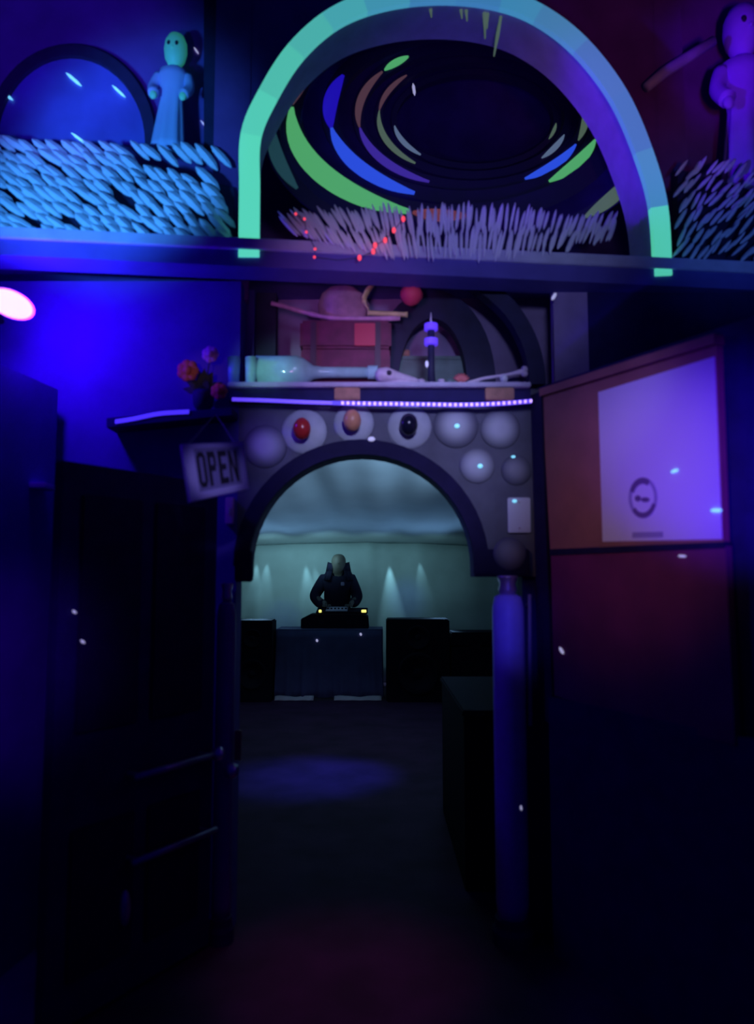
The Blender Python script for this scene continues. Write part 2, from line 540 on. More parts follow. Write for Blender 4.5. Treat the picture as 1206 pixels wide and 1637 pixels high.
# arch moulding
t = empty('arch_moulding', (ac.x, YW, zb))
tag(t, 'black half-round moulding framing the doorway into the smoky room', 'moulding')
m_ = MB()
ro = r_in + 23 * sx(YW)
for i in range(NA):
    t0, t1 = PI - PI * i / NA, PI - PI * (i + 1) / NA
    q = [(ac.x + r_ * math.cos(tt), YW - .03, ac.z + r_ * math.sin(tt)) for r_, tt in ((r_in - .004, t0), (r_in - .004, t1), (ro, t1), (ro, t0))]
    m_.hexa(q, [(x, YW + .002, z) for x, y, z in q])
m_.build('arch_band', M['trimblack'], t)
pL0, pL1 = at(376, 930, YW - .03), at(404, 880, YW - .03)
MB().box((pL0.x, YW - .05, pL0.z), (pL1.x, YW + .002, pL1.z)).build('end_block', M['trimblack'], t, bevel=.006)
pR0, pR1 = at(757, 920, YW - .03), at(846, 878, YW - .03)
MB().box((pR0.x, YW - .05, pR0.z), (pR1.x, YW - .03, pR1.z)).build('end_block', M['trimblack'], t, bevel=.006)

# alcove over the doorway
YA = 3.85
xa0, xa1 = at(330, 600, YW).x, at(905, 600, YW).x
zs = at(600, 614, 3.24).z
shelf = empty('display_shelf', ((xa0 + xa1) / 2, 3.3, zs - .05))
tag(shelf, 'long shelf above the arched doorway crowded with odd ornaments', 'shelf')
MB().box((at(365, 614, 3.22).x, 3.20, zs - .022), (at(848, 614, 3.22).x, YA, zs)).build('shelf_board', M['shelf'], shelf, bevel=.004)
f0 = at(600, 640, 3.22).z
MB().box((at(368, 600, 3.24).x, 3.235, f0), (at(848, 600, 3.24).x, 3.30, zs - .022)).build('fascia', M['black'], shelf)
for (a, b) in ((535, 576), (776, 822)):
    MB().box((at(a, 628, 3.22).x, 3.21, f0 + .002), (at(b, 628, 3.22).x, 3.238, zs - .022)).build('bracket', M['wood'], shelf, bevel=.004)
ztp = led(600, 425).z
struct(MB().box((xa0 - .1, YA, zs - .1), (xa1 + .6, YA + .06, ztp + .12)).build('wall_alcove', M['alcove']))
struct(MB().box((xa1 - .02, 3.42, zs - .3), (at(940, 500, 3.42).x, 3.48, led(900, 440).z - .02)).build('wall_alcove_right', M['alcove']))
# ribs of the alcove vault


def rib(name, c, rx, ry, wd, Y, t0, t1, d=.08):
    mb = MB()
    N = 22
    for i in range(N):
        aa, bb = t0 + (t1 - t0) * i / N, t0 + (t1 - t0) * (i + 1) / N
        q = []
        for (k, tt) in ((-.5, aa), (-.5, bb), (.5, bb), (.5, aa)):
            q.append(at(c[0] + (rx + k * wd) * math.cos(tt), c[1] - (ry + k * wd) * math.sin(tt), Y))
        mb.hexa(q, [p + Vector((0, d, 0)) for p in q])
    return mb


o = rib('vault_rib', (692, 614), 78, 128, 46, 3.62, 0, PI).build('vault_rib', M['rib'], org=at(692, 614, 3.62))
tag(o, 'small dark arched rib behind the lit violet post on the shelf', 'arch rib')
o = rib('vault_rib', (668, 614), 192, 190, 26, 3.48, 0, PI * .47).build('vault_rib', M['rib'], org=at(860, 614, 3.48))
tag(o, 'tall dark curved rib closing the right end of the shelf alcove', 'arch rib')
o = MB().box((at(408, 614, 3.55).x, 3.55, zs), (at(440, 614, 3.55).x, 3.62, ztp)).build('post', M['rib'], org=at(424, 612, 3.55))
tag(o, 'dark square post rising from the shelf left of the red chest', 'post')
o = MB().box((at(383, 614, 3.50).x, 3.52, zs), (at(404, 614, 3.50).x, 3.58, ztp)).build('post', M['navy'], org=at(393, 612, 3.5))
tag(o, 'narrow blue post behind the two tumblers at the shelf end', 'post')

# ------------------------------------------------------------------ upper storey: ledge


def lbox(px0, px1, py_fn_top, py_fn_bot, off_f, off_b, m, name, parent=None, n=1, org=None, bevel=0):
    a0, a1 = led(px0, py_fn_top(px0), off_f), led(px1, py_fn_top(px1), off_f)
    b0, b1 = led(px0, py_fn_bot(px0), off_f), led(px1, py_fn_bot(px1), off_f)
    d = -LN * (off_f - off_b)
    return MB().hexa([b0, b1, a1, a0], [b0 + d, b1 + d, a1 + d, a0 + d]).build(name, m, parent, org, bevel=bevel)


def edge(px):                  # top edge of the ledge front in the photo
    return 374 + 60 * (px / 1075.0) if px < 1075 else 434


struct(lbox(-80, 1300, lambda p: edge(p) + 6, lambda p: edge(p) + 34, 0.05, -0.10, M['ledge'], 'trim_1'))
struct(lbox(-80, 1300, lambda p: edge(p) - 12, lambda p: edge(p) - 4, -0.0, -1.6, M['ledge'], 'floor_loft'))
struct(lbox(-80, 1300, lambda p: edge(p) - 12, lambda p: edge(p) + 6, 0.065, 0.0, M['ledgecap'], 'trim_2', bevel=.004))
# loft walls: blue-violet on the left, maroon on the right
zt = 5.4


def loft_wall(px0, px1, off, m, name):
    a, b = led(px0, 300, off), led(px1, 300, off)
    return struct(MB().slab([(a.x, a.y, ztp - .1), (b.x, b.y, ztp - .1), (b.x, b.y, zt), (a.x, a.y, zt)], -LN * .06).build(name, m))


loft_wall(-120, 372, -.42, M['loftblue'], 'wall_loft_left')
loft_wall(1062, 1330, -.45, M['loftwall'], 'wall_loft_right')
loft_wall(330, 1080, -1.55, M['loftwall'], 'wall_loft_back')
# bits of wall at the sides of and above the big arch, just behind it
w = MB()
for px0, px1 in ((340, 400), (1050, 1100)):
    a, b = led(px0, 300, -.22), led(px1, 300, -.22)
    w.slab([(a.x, a.y, ztp - .1), (b.x, b.y, ztp - .1), (b.x, b.y, zt), (a.x, a.y, zt)], -LN * .05)
struct(w.build('wall_loft_sides', M['loftwall']))
# spandrels of that wall follow the arch curve
CL = smooth_path([(398, 410), (399, 300), (401, 215), (428, 150), (473, 80), (535, 26), (610, -3), (700, -14), (790, -6), (862, 20), (930, 72),
                  (990, 150), (1030, 240), (1055, 330), (1062, 440)], 6)
w = MB()
for i in range(len(CL) - 1):
    a, b = CL[i], CL[i + 1]
    if b[1] > 390 or a[1] > 390:
        continue
    pa, pb = led(a[0], a[1], -.22), led(b[0], b[1], -.22)
    if abs(pa.x - pb.x) < 1e-4:
        continue
    q = [pa, pb, Vector((pb.x, pb.y, zt)), Vector((pa.x, pa.y, zt))]
    w.hexa(q, [p - LN * .05 for p in q])
struct(w.build('wall_loft_front', M['loftwall']))

# big glowing arch
arch = empty('glowing_arch', led(730, 430))
tag(arch, 'huge mint and blue glowing arch standing on the upper ledge', 'arch')


def normal2(i):
    a, b = CL[max(i - 1, 0)], CL[min(i + 1, len(CL) - 1)]
    dx, dy = b[0] - a[0], b[1] - a[1]
    l = math.hypot(dx, dy)
    return (dy / l, -dx / l)          # points outwards (up/left on the left leg)


def arch_strip(i0, i1, half, off_f, depth, m, name, gap=0.0):
    mb = MB()
    for i in range(i0, i1):
        q = []
        for j, s in ((i, -1), (i + 1, -1), (i + 1, 1), (i, 1)):
            nx, ny = normal2(j)
            h = half * (1.12 - .22 * j / len(CL))
            q.append(led(CL[j][0] + nx * h * s, CL[j][1] + ny * h * s, off_f))
        mb.hexa(q, [p - LN * depth for p in q])
    return mb.build(name, m, arch)


arch_strip(0, len(CL) - 1, 13, .03, .26, M['archbody'], 'arch_body')
stops = [(0, (92, 228, 190)), (12, (88, 220, 190)), (24, (80, 190, 172)), (34, (70, 165, 180)), (44, (58, 120, 172)), (52, (60, 140, 175)), (62, (62, 112, 160)),
         (72, (56, 112, 160)), (78, (66, 150, 165)), (79, (78, 200, 165)), (84, (80, 205, 160))]
cuts = [0, 12, 18, 24, 29, 34, 39, 44, 49, 54, 60, 66, 72, 78, 84]
for i0, i1 in zip(cuts[:-1], cuts[1:]):
    mid_ = (i0 + i1) / 2
    k = max(q_ for q_ in range(len(stops) - 1) if stops[q_][0] <= mid_)
    t_ = (mid_ - stops[k][0]) / (stops[k + 1][0] - stops[k][0])
    c_ = [stops[k][1][q_] * (1 - t_) + stops[k + 1][1][q_] * t_ for q_ in range(3)]
    arch_strip(i0, min(i1, len(CL) - 1), 15, .06, .03, mat('glow_tube', (0.3, 0.6, 0.6), 0.6, emit=lin(*c_), estr=0.88), 'light_segment')

# vortex tunnel: nested hoops in a dark funnel
tun = empty('vortex_tunnel', led(740, 400, -.4))
tag(tun, 'dark tunnel of nested colour-striped hoops inside the glowing arch', 'tunnel')
HP = [(735, 205, 300, 190, 24, -.36), (728, 182, 262, 162, 34, -.52), (745, 180, 218, 138, 26, -.72), (755, 184, 182, 114, 18, -.90),
      (758, 186, 152, 94, 13, -1.06), (760, 190, 130, 76, 9, -1.20)]


def epts(c, r, off, t):
    return led(c[0] + r[0] * math.cos(t), c[1] + r[1] * math.sin(t), off)


lin_ = MB()
NH = 40
rings = [(735, 205, 306, 196, 24, -.31)] + HP + [(762, 192, 100, 58, 6, -1.40)]
b0 = 0
for (cx, cy, rx, ry, wd, off) in rings:
    for k in range(NH):
        lin_.v.append(epts((cx, cy), (rx * 1.03, ry * 1.03), off - .03, 2 * PI * k / NH))
for i in range(len(rings) - 1):
    for k in range(NH):
        k2 = (k + 1) % NH
        lin_.f.append((i * NH + k, i * NH + k2, (i + 1) * NH + k2, (i + 1) * NH + k))
lin_.f.append(tuple((len(rings) - 1) * NH + k for k in range(NH)))
lin_.build('tunnel_lining', M['lining'], tun, smooth=True)
ARCS = {0: [('h_teal', 150, 182, .9), ('h_green', 302, 316, .7), ('h_olive', 22, 48, .9)],
        1: [('h_brown', 186, 212, .7), ('h_green', 106, 184, 1.0), ('h_orange', 86, 105, .55), ('h_teal', 330, 345, .8)],
        2: [('h_blue', 112, 170, .85), ('h_deep', 170, 206, .9), ('h_olive', 350, 376, .7), ('h_green', 18, 52, .7)],
        3: [('h_violet', 112, 170, .7), ('h_brown', 171, 218, .7), ('h_green', 220, 236, .6), ('h_blue', 24, 62, .8), ('h_olive', 352, 380, .6)],
        4: [('h_olive', 128, 186, .7), ('h_brown', 186, 225, .6), ('h_grey', 18, 44, .7)],
        5: [('h_grey', 132, 172, .8), ('h_olive', 5, 24, .6)]}
for i, (cx, cy, rx, ry, wd, off) in enumerate(HP):
    mb = MB()
    for k in range(NH):
        ta, tb = 2 * PI * k / NH, 2 * PI * (k + 1) / NH
        q = [epts((cx, cy), (rx - wd / 2, ry - wd / 2), off, ta), epts((cx, cy), (rx - wd / 2, ry - wd / 2), off, tb),
             epts((cx, cy), (rx + wd / 2, ry + wd / 2), off, tb), epts((cx, cy), (rx + wd / 2, ry + wd / 2), off, ta)]
        mb.hexa(q, [p - LN * .05 for p in q])
    hp = mb.build('hoop', M['hoop'], tun)
    for (k, d0, d1, wf) in ARCS[i]:
        sb = MB()
        N = 18
        prev = None
        for j in range(N + 1):
            s = j / N
            tt = R(d0 + (d1 - d0) * s)
            h = wd * wf * .5 * (math.sin(PI * min(max(s, .02), .98)) ** .6)
            pr = [epts((cx, cy), (rx - h, ry - h), off + .012, tt), epts((cx, cy), (rx + h, ry + h), off + .012, tt)]
            if prev:
                q = [prev[0], pr[0], pr[1], prev[1]]
                sb.hexa(q, [p - LN * .011 for p in q])
            prev = pr
        sb.build('painted_stripe', M[k], hp)
# hanging tinsel at the crown of the arch
for (px, py0, py1, dx) in ((687, 2, 28, 3), (735, 2, 30, 4), (744, 2, 34, 3), (774, 0, 62, 2), (781, 0, 46, -2), (802, 30, 90, -12)):
    a, b = led(px, py0 - 8, -.03), led(px + dx, py1, -.03)
    MB().tube([a, a.lerp(b, .5), b], [.006, .009, .003], 6).build('streamer', M['h_olive'], arch)

# ------------------------------------------------------------------ reeds / thatch on the ledge


def reed_mesh(name, L, W):
    mb = MB()
    prof = [(.18, -.5), (.8, -.32), (1, 0), (.8, .32), (.18, .5)]
    mb.lathe([(r * W / 2, z * L) for r, z in prof], 5)
    me_o = mb.build(name, M['reed'])
    me = me_o.data
    bpy.data.objects.remove(me_o)
    return me


def place_reed(me, parent, px, py, off, ang, L, W, name='reed'):
    """ang: image angle from vertical, + leans like a backslash"""
    c = led(px, py, off)
    o = bpy.data.objects.new(name, me)
    COL.objects.link(o)
    o.parent = parent
    up = Vector((0, 0, 1))
    d = (LT * math.sin(-ang) + up * math.cos(ang)).normalized()
    d = (d + LN * random.uniform(-.12, .12)).normalized()
    o.rotation_mode = 'QUATERNION'
    o.rotation_quaternion = d.to_track_quat('Z', 'Y')
    o.location = c - ORG[parent]
    s = sx(c.y)
    o.scale = (W * s, W * s, L * s)
    return o


reed_unit = reed_mesh('reed', 1.0, 1.0)
lt = empty('reed_thatch', led(180, 385))
tag(lt, 'bank of bright pale blue reed tips left of the glowing arch', 'thatch')
# dark bank the reeds are stuck in
pts = [led(-60, 372, -.05), led(374, 392, -.05), led(374, 300, -.20), led(240, 262, -.26), led(-60, 250, -.26)]
MB().slab(pts, -LN * .06).build('bank', M['rib'], lt)
for row in range(8):
    y0 = 232 + row * 20
    nn = 19
    for k in range(nn):
        px = -14 + k * 21.5 + (row % 2) * 11 + random.uniform(-4, 4)
        py = y0 + px * (0.055 - .004 * row) + random.uniform(-4, 4)
        if row == 1 and px > 215:
            continue
        if row == 2 and px > 335:
            continue
        if px > 366:
            continue
        if random.random() < .05 and row > 1:
            continue
        ang = R(56 - px * .03 + random.uniform(-5, 5))
        place_reed(reed_unit, lt, px, py, .02 - .031 * (7 - row), ang, random.uniform(42, 58), random.uniform(13, 18))
ct = empty('reed_fringe', led(720, 420))
tag(ct, 'row of upright greyish lilac reeds along the ledge inside the arch', 'thatch')
for layer, nn in ((0, 74), (1, 74)):
    for k in range(nn):
        s = k / (nn - 1)
        px = 462 + 520 * s + random.uniform(-3, 3)
        lean = (690 - px) / 230.0
        ang = R(max(-28, min(52, lean * (46 if lean > 0 else 20)))) + R(random.uniform(-5, 5))
        L = 44 if px < 600 else (52 if px < 850 else 40)
        if layer == 0:
            py = 352 + random.uniform(-5, 5) + (px > 880) * 6
        else:
            py = 388 + random.uniform(-8, 8) - max(0, (px - 850)) * .10
            if px < 560:
                py = 362 + (px - 462) * .22
        place_reed(reed_unit, ct, px, py, .075 + .012 * layer, ang, L * random.uniform(.85, 1.1), random.uniform(5, 8.5))
rt = empty('reed_thatch', led(1145, 425))
tag(rt, 'dim blue-grey reed bundle on the ledge right of the arch', 'thatch')
MB().slab([led(1084, 424, -.03), led(1290, 424, -.03), led(1290, 330, -.14), led(1084, 270, -.14)], -LN * .05).build('bank', M['rib'], rt)
for row in range(6):
    for k in range(13):
        px = 1090 + k * 11.5 + random.uniform(-4, 4)
        py = 272 + row * 25 + random.uniform(-8, 8) + max(0, px - 1180) * .9
        if px > 1225:
            continue
        place_reed(reed_unit, rt, px, py, .03 - .025 * (5 - row), R(-34 - (px - 1090) * .10 + random.uniform(-8, 8)), random.uniform(32, 46), random.uniform(6, 9))

# red fairy lights in the fringe
fl = empty('fairy_lights', led(560, 400, .10))
tag(fl, 'string of tiny red fairy lights trailing over the reed fringe', 'fairy lights')
fp = [(473, 342), (487, 350), (490, 371), (504, 398), (503, 411), (540, 416), (575, 412), (597, 402), (600, 392), (616, 384), (630, 368), (645, 350)]
MB().tube([led(x, y, .12) for x, y in fp], .0016, 5).build('wire', M['wire'], fl)
for x, y in fp:
    if x == 540:
        continue
    MB().ball(led(x, y, .125), .0085 if x > 560 else .006, 8, 6, (1, 1, 1.6 if x > 560 else 1)).build('bulb', M['redbulb'], fl, smooth=True)

# ------------------------------------------------------------------ loft decoration, left
win = empty('window_1', led(110, 240, -.38))
struct(win)
mb = MB()
NW = 24
q = [led(112 + 122 * math.cos(PI * i / NW), 232 - 146 * math.sin(PI * i / NW), -.385) for i in range(NW + 1)]
mb.slab(q, -LN * .02)
mb.build('pane', M['pane'], win)
mb = MB()
for i in range(NW):
    a, b = PI * i / NW, PI * (i + 1) / NW
    qq = [led(112 + r_ * math.cos(tt), 232 - (r_ + 24) * math.sin(tt), -.36) for r_, tt in ((120, a), (120, b), (138, b), (138, a))]
    mb.hexa(qq, [p - LN * .05 for p in qq])
mb.build('frame', M['rib'], win)
o = MB().hexa([led(326, 240, -.33), led(346, 240, -.33), led(346, -90, -.33), led(326, -90, -.33)],
              [led(326, 240, -.33) - LN * .08, led(346, 240, -.33) - LN * .08, led(346, -90, -.33) - LN * .08, led(326, -90, -.33) - LN * .08]).build('post', M['rib'], org=led(336, 240, -.33))
o.data  # upright between the two wall colours
struct(o)
o.name = 'trim_3'

# green headed figurine


def robed(name, base, H, head_m, robe_m, label, arm_out=0.0, lean=0.0):
    r = empty(name, base)
    tag(r, label, 'statue')
    mt = Matrix.Translation(base) @ Matrix.Rotation(lean, 4, 'Y')
    prof = [(.13, 0), (.125, .06), (.105, .25), (.085, .42), (.10, .52), (.125, .62), (.115, .68), (.06, .71), (.04, .73)]
    fo = lambda a, i: 1 + (.10 * math.cos(7 * a) if i < 4 else 0)
    MB().lathe([(a * H, z * H) for a, z in prof], 28, mt, .72, fo).build('robe', robe_m, r, smooth=True)
    hd = MB()
    hp = [(.03, .72), (.055, .74), (.082, .79), (.094, .86), (.088, .93), (.062, .985), (.02, 1.0)]
    hd.lathe([(a * H, z * H) for a, z in hp], 18, mt, 1.05)
    h_ = hd.build('head', head_m, r, smooth=True)
    fc = MB()
    for s in (-1, 1):
        fc.ball(mt @ Vector((s * .032 * H, -.092 * H, .87 * H)), .015 * H, 8, 6, (1, .5, 1.3))
    fc.build('eyes', M['socket'], h_, smooth=True)
    MB().ball(mt @ Vector((0, -.097 * H, .835 * H)), .012 * H, 8, 6).build('nose', head_m, h_, smooth=True)
    for s in (-1, 1):
        p = [mt @ Vector((s * .115 * H, 0, .645 * H)), mt @ Vector((s * (.15 + arm_out * .3) * H, -.03 * H, .52 * H)),
             mt @ Vector((s * (.12 + arm_out) * H, -.10 * H, .42 * H))]
        MB().tube(smooth_path([tuple(v) for v in p], 4), [.042 * H, .043 * H, .043 * H, .042 * H, .042 * H, .042 * H, .043 * H, .044 * H, .045 * H], 10).build('sleeve', robe_m, r, smooth=True)
        MB().ball(p[2] + Vector((0, -.005, -.02 * H)), .03 * H, 8, 6, (1, .7, 1.2)).build('hand', head_m, r, smooth=True)
    return r


b = led(268, 240, -.30)
robed('figurine', b, 205 * sx(b.y), M['headgreen'], M['robeblue'], 'green-headed figurine in a pale robe beside the blue arched window', 0, R(3))
b = led(1198, 300, -.24)
robed('robed_statue', b, 320 * sx(b.y), M['violetrobe'], M['violetrobe'], 'violet robed statue behind the reeds at the far right', .02, 0)
# grey pipe slanting to the statue
o = MB().tube([led(1034, 140, -.17), led(1062, 116, -.17), led(1100, 92, -.17), led(1140, 66, -.17)], [.024, .028, .028, .026], 12).build('pipe', M['greypipe'], org=led(1090, 95, -.28), smooth=True)
tag(o, 'grey pipe slanting up from the arch towards the violet statue', 'pipe')

# ------------------------------------------------------------------ UV flood lamp
lp = empty('flood_lamp', UV)
tag(lp, 'glaring pinkish white flood lamp on the left wall', 'lamp')
axis = Vector((0.55, -0.80, -0.35)).normalized()
uu = Vector((0.90, 0.25, -0.36))
uu = (uu - axis * uu.dot(axis)).normalized()
vv = axis.cross(uu)
mt = Matrix.Translation(UV) @ Matrix((uu, vv, axis)).transposed().to_4x4()
mt2 = mt
MB().lathe([(.05, -.16), (.07, -.13), (.085, -.05), (.088, -.006)], 20, mt2, .62).build('housing', M['housing'], lp, smooth=False)
MB().lathe([(.082, -.006), (.084, .0), (.07, .012), (.03, .02)], 24, mt2, .60).build('lens', M['lens'], lp, smooth=True)
rg = MB()
for k in range(24):
    a, c = 2 * PI * k / 24, 2 * PI * (k + 1) / 24
    q = [mt2 @ Vector((r_ * math.cos(tt), .6 * r_ * math.sin(tt), .004)) for r_, tt in ((.082, a), (.082, c), (.092, c), (.092, a))]
    rg.hexa(q, [p - axis * .02 for p in q])
rg.build('bezel', M['lensrim'], lp)
wp = Vector((at(-30, 480, 3.1).x - .12, 3.28, UV.z - .05))
MB().tube([UV - axis * .15, UV - axis * .20 + Vector((-.10, .10, 0)), Vector((UV.x - .22, 3.30, UV.z + .05))], .014, 8).build('arm', M['housing'], lp)

# ------------------------------------------------------------------ LED tape on the shelf edge
lt_ = empty('led_strip', at(610, 642, 3.2))
tag(lt_, 'violet LED tape with bright dots along the shelf front edge', 'led strip')
lpts = [(371, 638), (430, 640), (500, 643), (580, 645), (660, 646), (740, 647), (800, 645), (850, 641)]
lsm = smooth_path(lpts, 5)


def ribbon(pts, Y, h, d):
    mb = MB()
    for i in range(len(pts) - 1):
        a, b = pts[i], pts[i + 1]
        q = [at(a[0], a[1] + h, Y), at(b[0], b[1] + h, Y), at(b[0], b[1] - h, Y), at(a[0], a[1] - h, Y)]
        mb.hexa(q, [p + Vector((0, d, 0)) for p in q])
    return mb


sp = [p for p in lsm if p[0] <= 545]
ribbon(sp, 3.225, 2.6, .008).build('tape', M['ledtape'], lt_)
sp2 = [p for p in lsm if p[0] >= sp[-1][0] - .1]
ribbon(sp2, 3.225, 3.4, .008).build('tape', M['ledbase'], lt_)
px = 548
while px < 850:
    k = next(i for i in range(len(lsm) - 1) if lsm[i + 1][0] >= px)
    t_ = (px - lsm[k][0]) / (lsm[k + 1][0] - lsm[k][0])
    py = lsm[k][1] + (lsm[k + 1][1] - lsm[k][1]) * t_
    c = at(px, py, 3.222)
    MB().box((c.x - .0052, c.y - .004, c.z - .0065), (c.x + .0052, c.y + .004, c.z + .0065)).build('led', M['led'], lt_)
    px += 8.6
ls = MB()
lsp = smooth_path([(184, 674), (215, 669), (255, 661), (302, 658)], 5)
o = ribbon(lsp, 3.17, 3.2, .008).build('led_strip', M['ledleft'], org=at(243, 665, 3.17))
tag(o, 'short blue LED tape curving under the silk flowers', 'led strip')
sh = MB().hexa([at(170, 684, 3.175), at(372, 664, 3.175), at(372, 651, 3.175), at(170, 668, 3.175)],
               [p + Vector((0, .125, 0)) for p in (at(170, 684, 3.175), at(372, 664, 3.175), at(372, 651, 3.175), at(170, 668, 3.175))]).build('wall_shelf', M['black'], org=at(270, 670, 3.2), bevel=.003)
tag(sh, 'small dark shelf on the left wall carrying silk flowers', 'shelf')

# silk flowers
fl = empty('silk_flowers', at(325, 655, 3.23))
tag(fl, 'dark bunch of silk flowers with orange and mauve blooms beside the alcove', 'flowers')
p = at(325, 655, 3.23)
MB().lathe([(.03, .0), (.045, .02), (.05, .07), (.042, .085)], 14, Matrix.Translation(p)).build('pot', M['black'], fl, smooth=True)
fo = MB()
for k in range(46):
    a = random.uniform(0, 2 * PI)
    el = random.uniform(.1, 1.4)
    rr = random.uniform(.06, .12)
    d = Vector((math.cos(a) * math.cos(el), .35 * math.sin(a) * math.cos(el), math.sin(el)))
    b0 = p + Vector((0, 0, .08))
    tip = b0 + d * rr
    s = d.cross(Vector((0, 1, .2))).normalized() * .018
    mid = b0 + d * rr * .6
    fo.add([b0, mid + s, tip, mid - s], [(0, 1, 2, 3)])
fo.build('foliage', M['leafdark'], fl, solid=.002)
for (px, py, r_, k) in ((300, 592, 17, 'orangebloom'), (350, 625, 13, 'orangebloom'), (336, 566, 13, 'pinkbloom')):
    c = at(px, py, 3.19)
    pm = MB()
    s = sx(3.2)
    for j in range(7):
        a = 2 * PI * j / 7
        pm.ball(c + Vector((math.cos(a) * r_ * s * .6, .004, math.sin(a) * r_ * s * .6)), r_ * s * .5, 8, 6, (1, .4, 1))
    pm.ball(c + Vector((0, -.008, 0)), r_ * s * .45, 8, 6, (1, .6, 1))
    bl = pm.build('bloom', M[k], fl, smooth=True)
    MB().tube([c + Vector((0, .01, -.005)), p + Vector((0, 0, .07))], .003, 5).build('stem', M['leafdark'], bl)

# ------------------------------------------------------------------ discs round the doorway
discs = [(424, 714, 36, 'disc', 'violet-lit round boss beside the hanging sign', None),
         (487, 690, 37, 'disc', 'round pale boss with a glossy red knob', 'redknob'),
         (566, 677, 33, 'disc', 'round pale boss with a peach coloured knob over the arch', 'peach'),
         (655, 683, 36, 'disc', 'round pale boss with a shiny black knob', 'blackknob'),
         (729, 681, 37, 'disc', 'plain round boss right of the one with a black knob', None),
         (800, 686, 33, 'disc', 'plain round boss at the right end of the upper row', None),
         (763, 745, 29, 'disc', 'plain round boss close to the right shoulder of the arch', None),
         (826, 752, 25, 'disc_dim', 'small dim boss just above the white wall plate', None),
         (812, 886, 26, 'disc_dim', 'dull boss at the foot of the arch over the blue column', None)]
for (px, py, r_, k, lab, kn) in discs:
    c = at(px, py, YW)
    s = sx(YW) * r_
    e = empty('wall_boss', c)
    tag(e, lab, 'boss', 'round bosses on the arched wall')
    mt = Matrix.Translation(c) @ Matrix.Rotation(PI / 2, 4, 'X')
    off = .049 if py > 870 else 0
    prof = [(math.cos(a_), off + .018 * math.sin(a_)) for a_ in (0, .2, .4, .6, .8, 1.0, 1.2, 1.4, 1.55)]
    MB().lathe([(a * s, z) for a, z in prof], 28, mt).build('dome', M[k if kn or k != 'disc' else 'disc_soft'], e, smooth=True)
    if kn:
        kp = [(.6, 0), (.62, .02), (1.0, .03), (1.05, .05), (.9, .068), (.55, .08), (.05, .084)]
        kr = .038
        MB().lathe([(a * kr, z) for a, z in kp], 20, Matrix.Translation(at(px - 2, py - 2, YW) + Vector((0, -.012, 0))) @ Matrix.Rotation(PI / 2 + R(6), 4, 'X'), 1.25).build('knob', M[kn], e, smooth=True)
# white plates
c0, c1 = at(812, 852, YW), at(847, 796, YW)
pl = empty('wall_plate', ((c0.x + c1.x) / 2, YW, c0.z))
tag(pl, 'white rectangular plate on the wall right of the arch', 'plate')
MB().box((c0.x, YW - .018, c0.z), (c1.x, YW, c1.z)).build('cover', M['white'], pl, bevel=.004)
for zz in (c0.z + .02, c1.z - .02):
    MB().ball(((c0.x + c1.x) / 2, YW - .019, zz), .005, 8, 6).build('screw', M['steel'], pl, smooth=True)

# ------------------------------------------------------------------ columns
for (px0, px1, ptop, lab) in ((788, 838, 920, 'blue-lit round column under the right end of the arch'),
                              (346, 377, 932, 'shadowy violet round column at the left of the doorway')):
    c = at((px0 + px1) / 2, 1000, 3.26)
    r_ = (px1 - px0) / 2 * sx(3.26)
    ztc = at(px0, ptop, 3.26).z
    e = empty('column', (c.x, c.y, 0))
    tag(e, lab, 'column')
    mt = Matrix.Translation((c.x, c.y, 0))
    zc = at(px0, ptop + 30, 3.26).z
    MB().lathe([(r_ * .9, .10), (r_, .16), (r_, zc - .06), (r_ * .85, zc - .01), (r_ * .55, zc)], 28, mt).build('shaft', M['column' if px0 > 600 else 'columnshaded'], e, smooth=True)
    MB().lathe([(r_ * .5, zc), (r_ * .62, zc + .02), (r_ * .5, zc + .045), (r_ * .66, ztc - .01), (r_ * .66, ztc)], 20, mt).build('neck', M['steel'], e, smooth=True)
    MB().lathe([(r_ * 1.3, 0), (r_ * 1.3, .05), (r_ * 1.1, .07), (r_ * 1.1, .10), (r_ * .9, .105)], 28, mt).build('base', M['black'], e)
a = at(847, 950, 3.26)
b = at(848, 1160, 3.26)
o = MB().tube([b, a], .009, 8).build('thin_pole', M['greyrod'], org=b)
# standoffs to the jamb
tag(o, 'thin grey upright rod beside the blue column', 'rod')
for zz in (b.z + .05, a.z - .05):
    MB().tube([(a.x, 3.26, zz), (a.x, 3.335, zz)], .006, 6).build('standoff', M['greyrod'], o)
    
# ------------------------------------------------------------------ right board, poster
bo = empty('notice_board', brd(880, 1110))
tag(bo, 'tall brown and maroon board standing angled at the right of the doorway', 'board')


def bquad(q, thick, m, name, parent, off=0.0, bevel=0):
    pts = [brd(x, y) + BN * off for x, y in q]
    return MB().hexa(pts, [p - BN * thick for p in pts]).build(name, m, parent, bevel=bevel)


bquad([(880, 880), (1157, 868), (1146, 552), (867, 636)], .03, M['brown'], 'upper_panel', bo)
bquad([(886, 1112), (1176, 1192), (1160, 873), (881, 887)], .03, M['maroon'], 'lower_panel', bo)
bquad([(867, 634), (1147, 549), (1146, 534), (866, 622)], .05, M['brown'], 'top_rail', bo, .014)
bquad([(881, 888), (1160, 876), (1160, 866), (881, 878)], .04, M['trimblack'], 'middle_rail', bo, .006)
bquad([(866, 1150), (888, 1156), (868, 626), (852, 632)], .05, M['trimblack'], 'side_post', bo, .01)
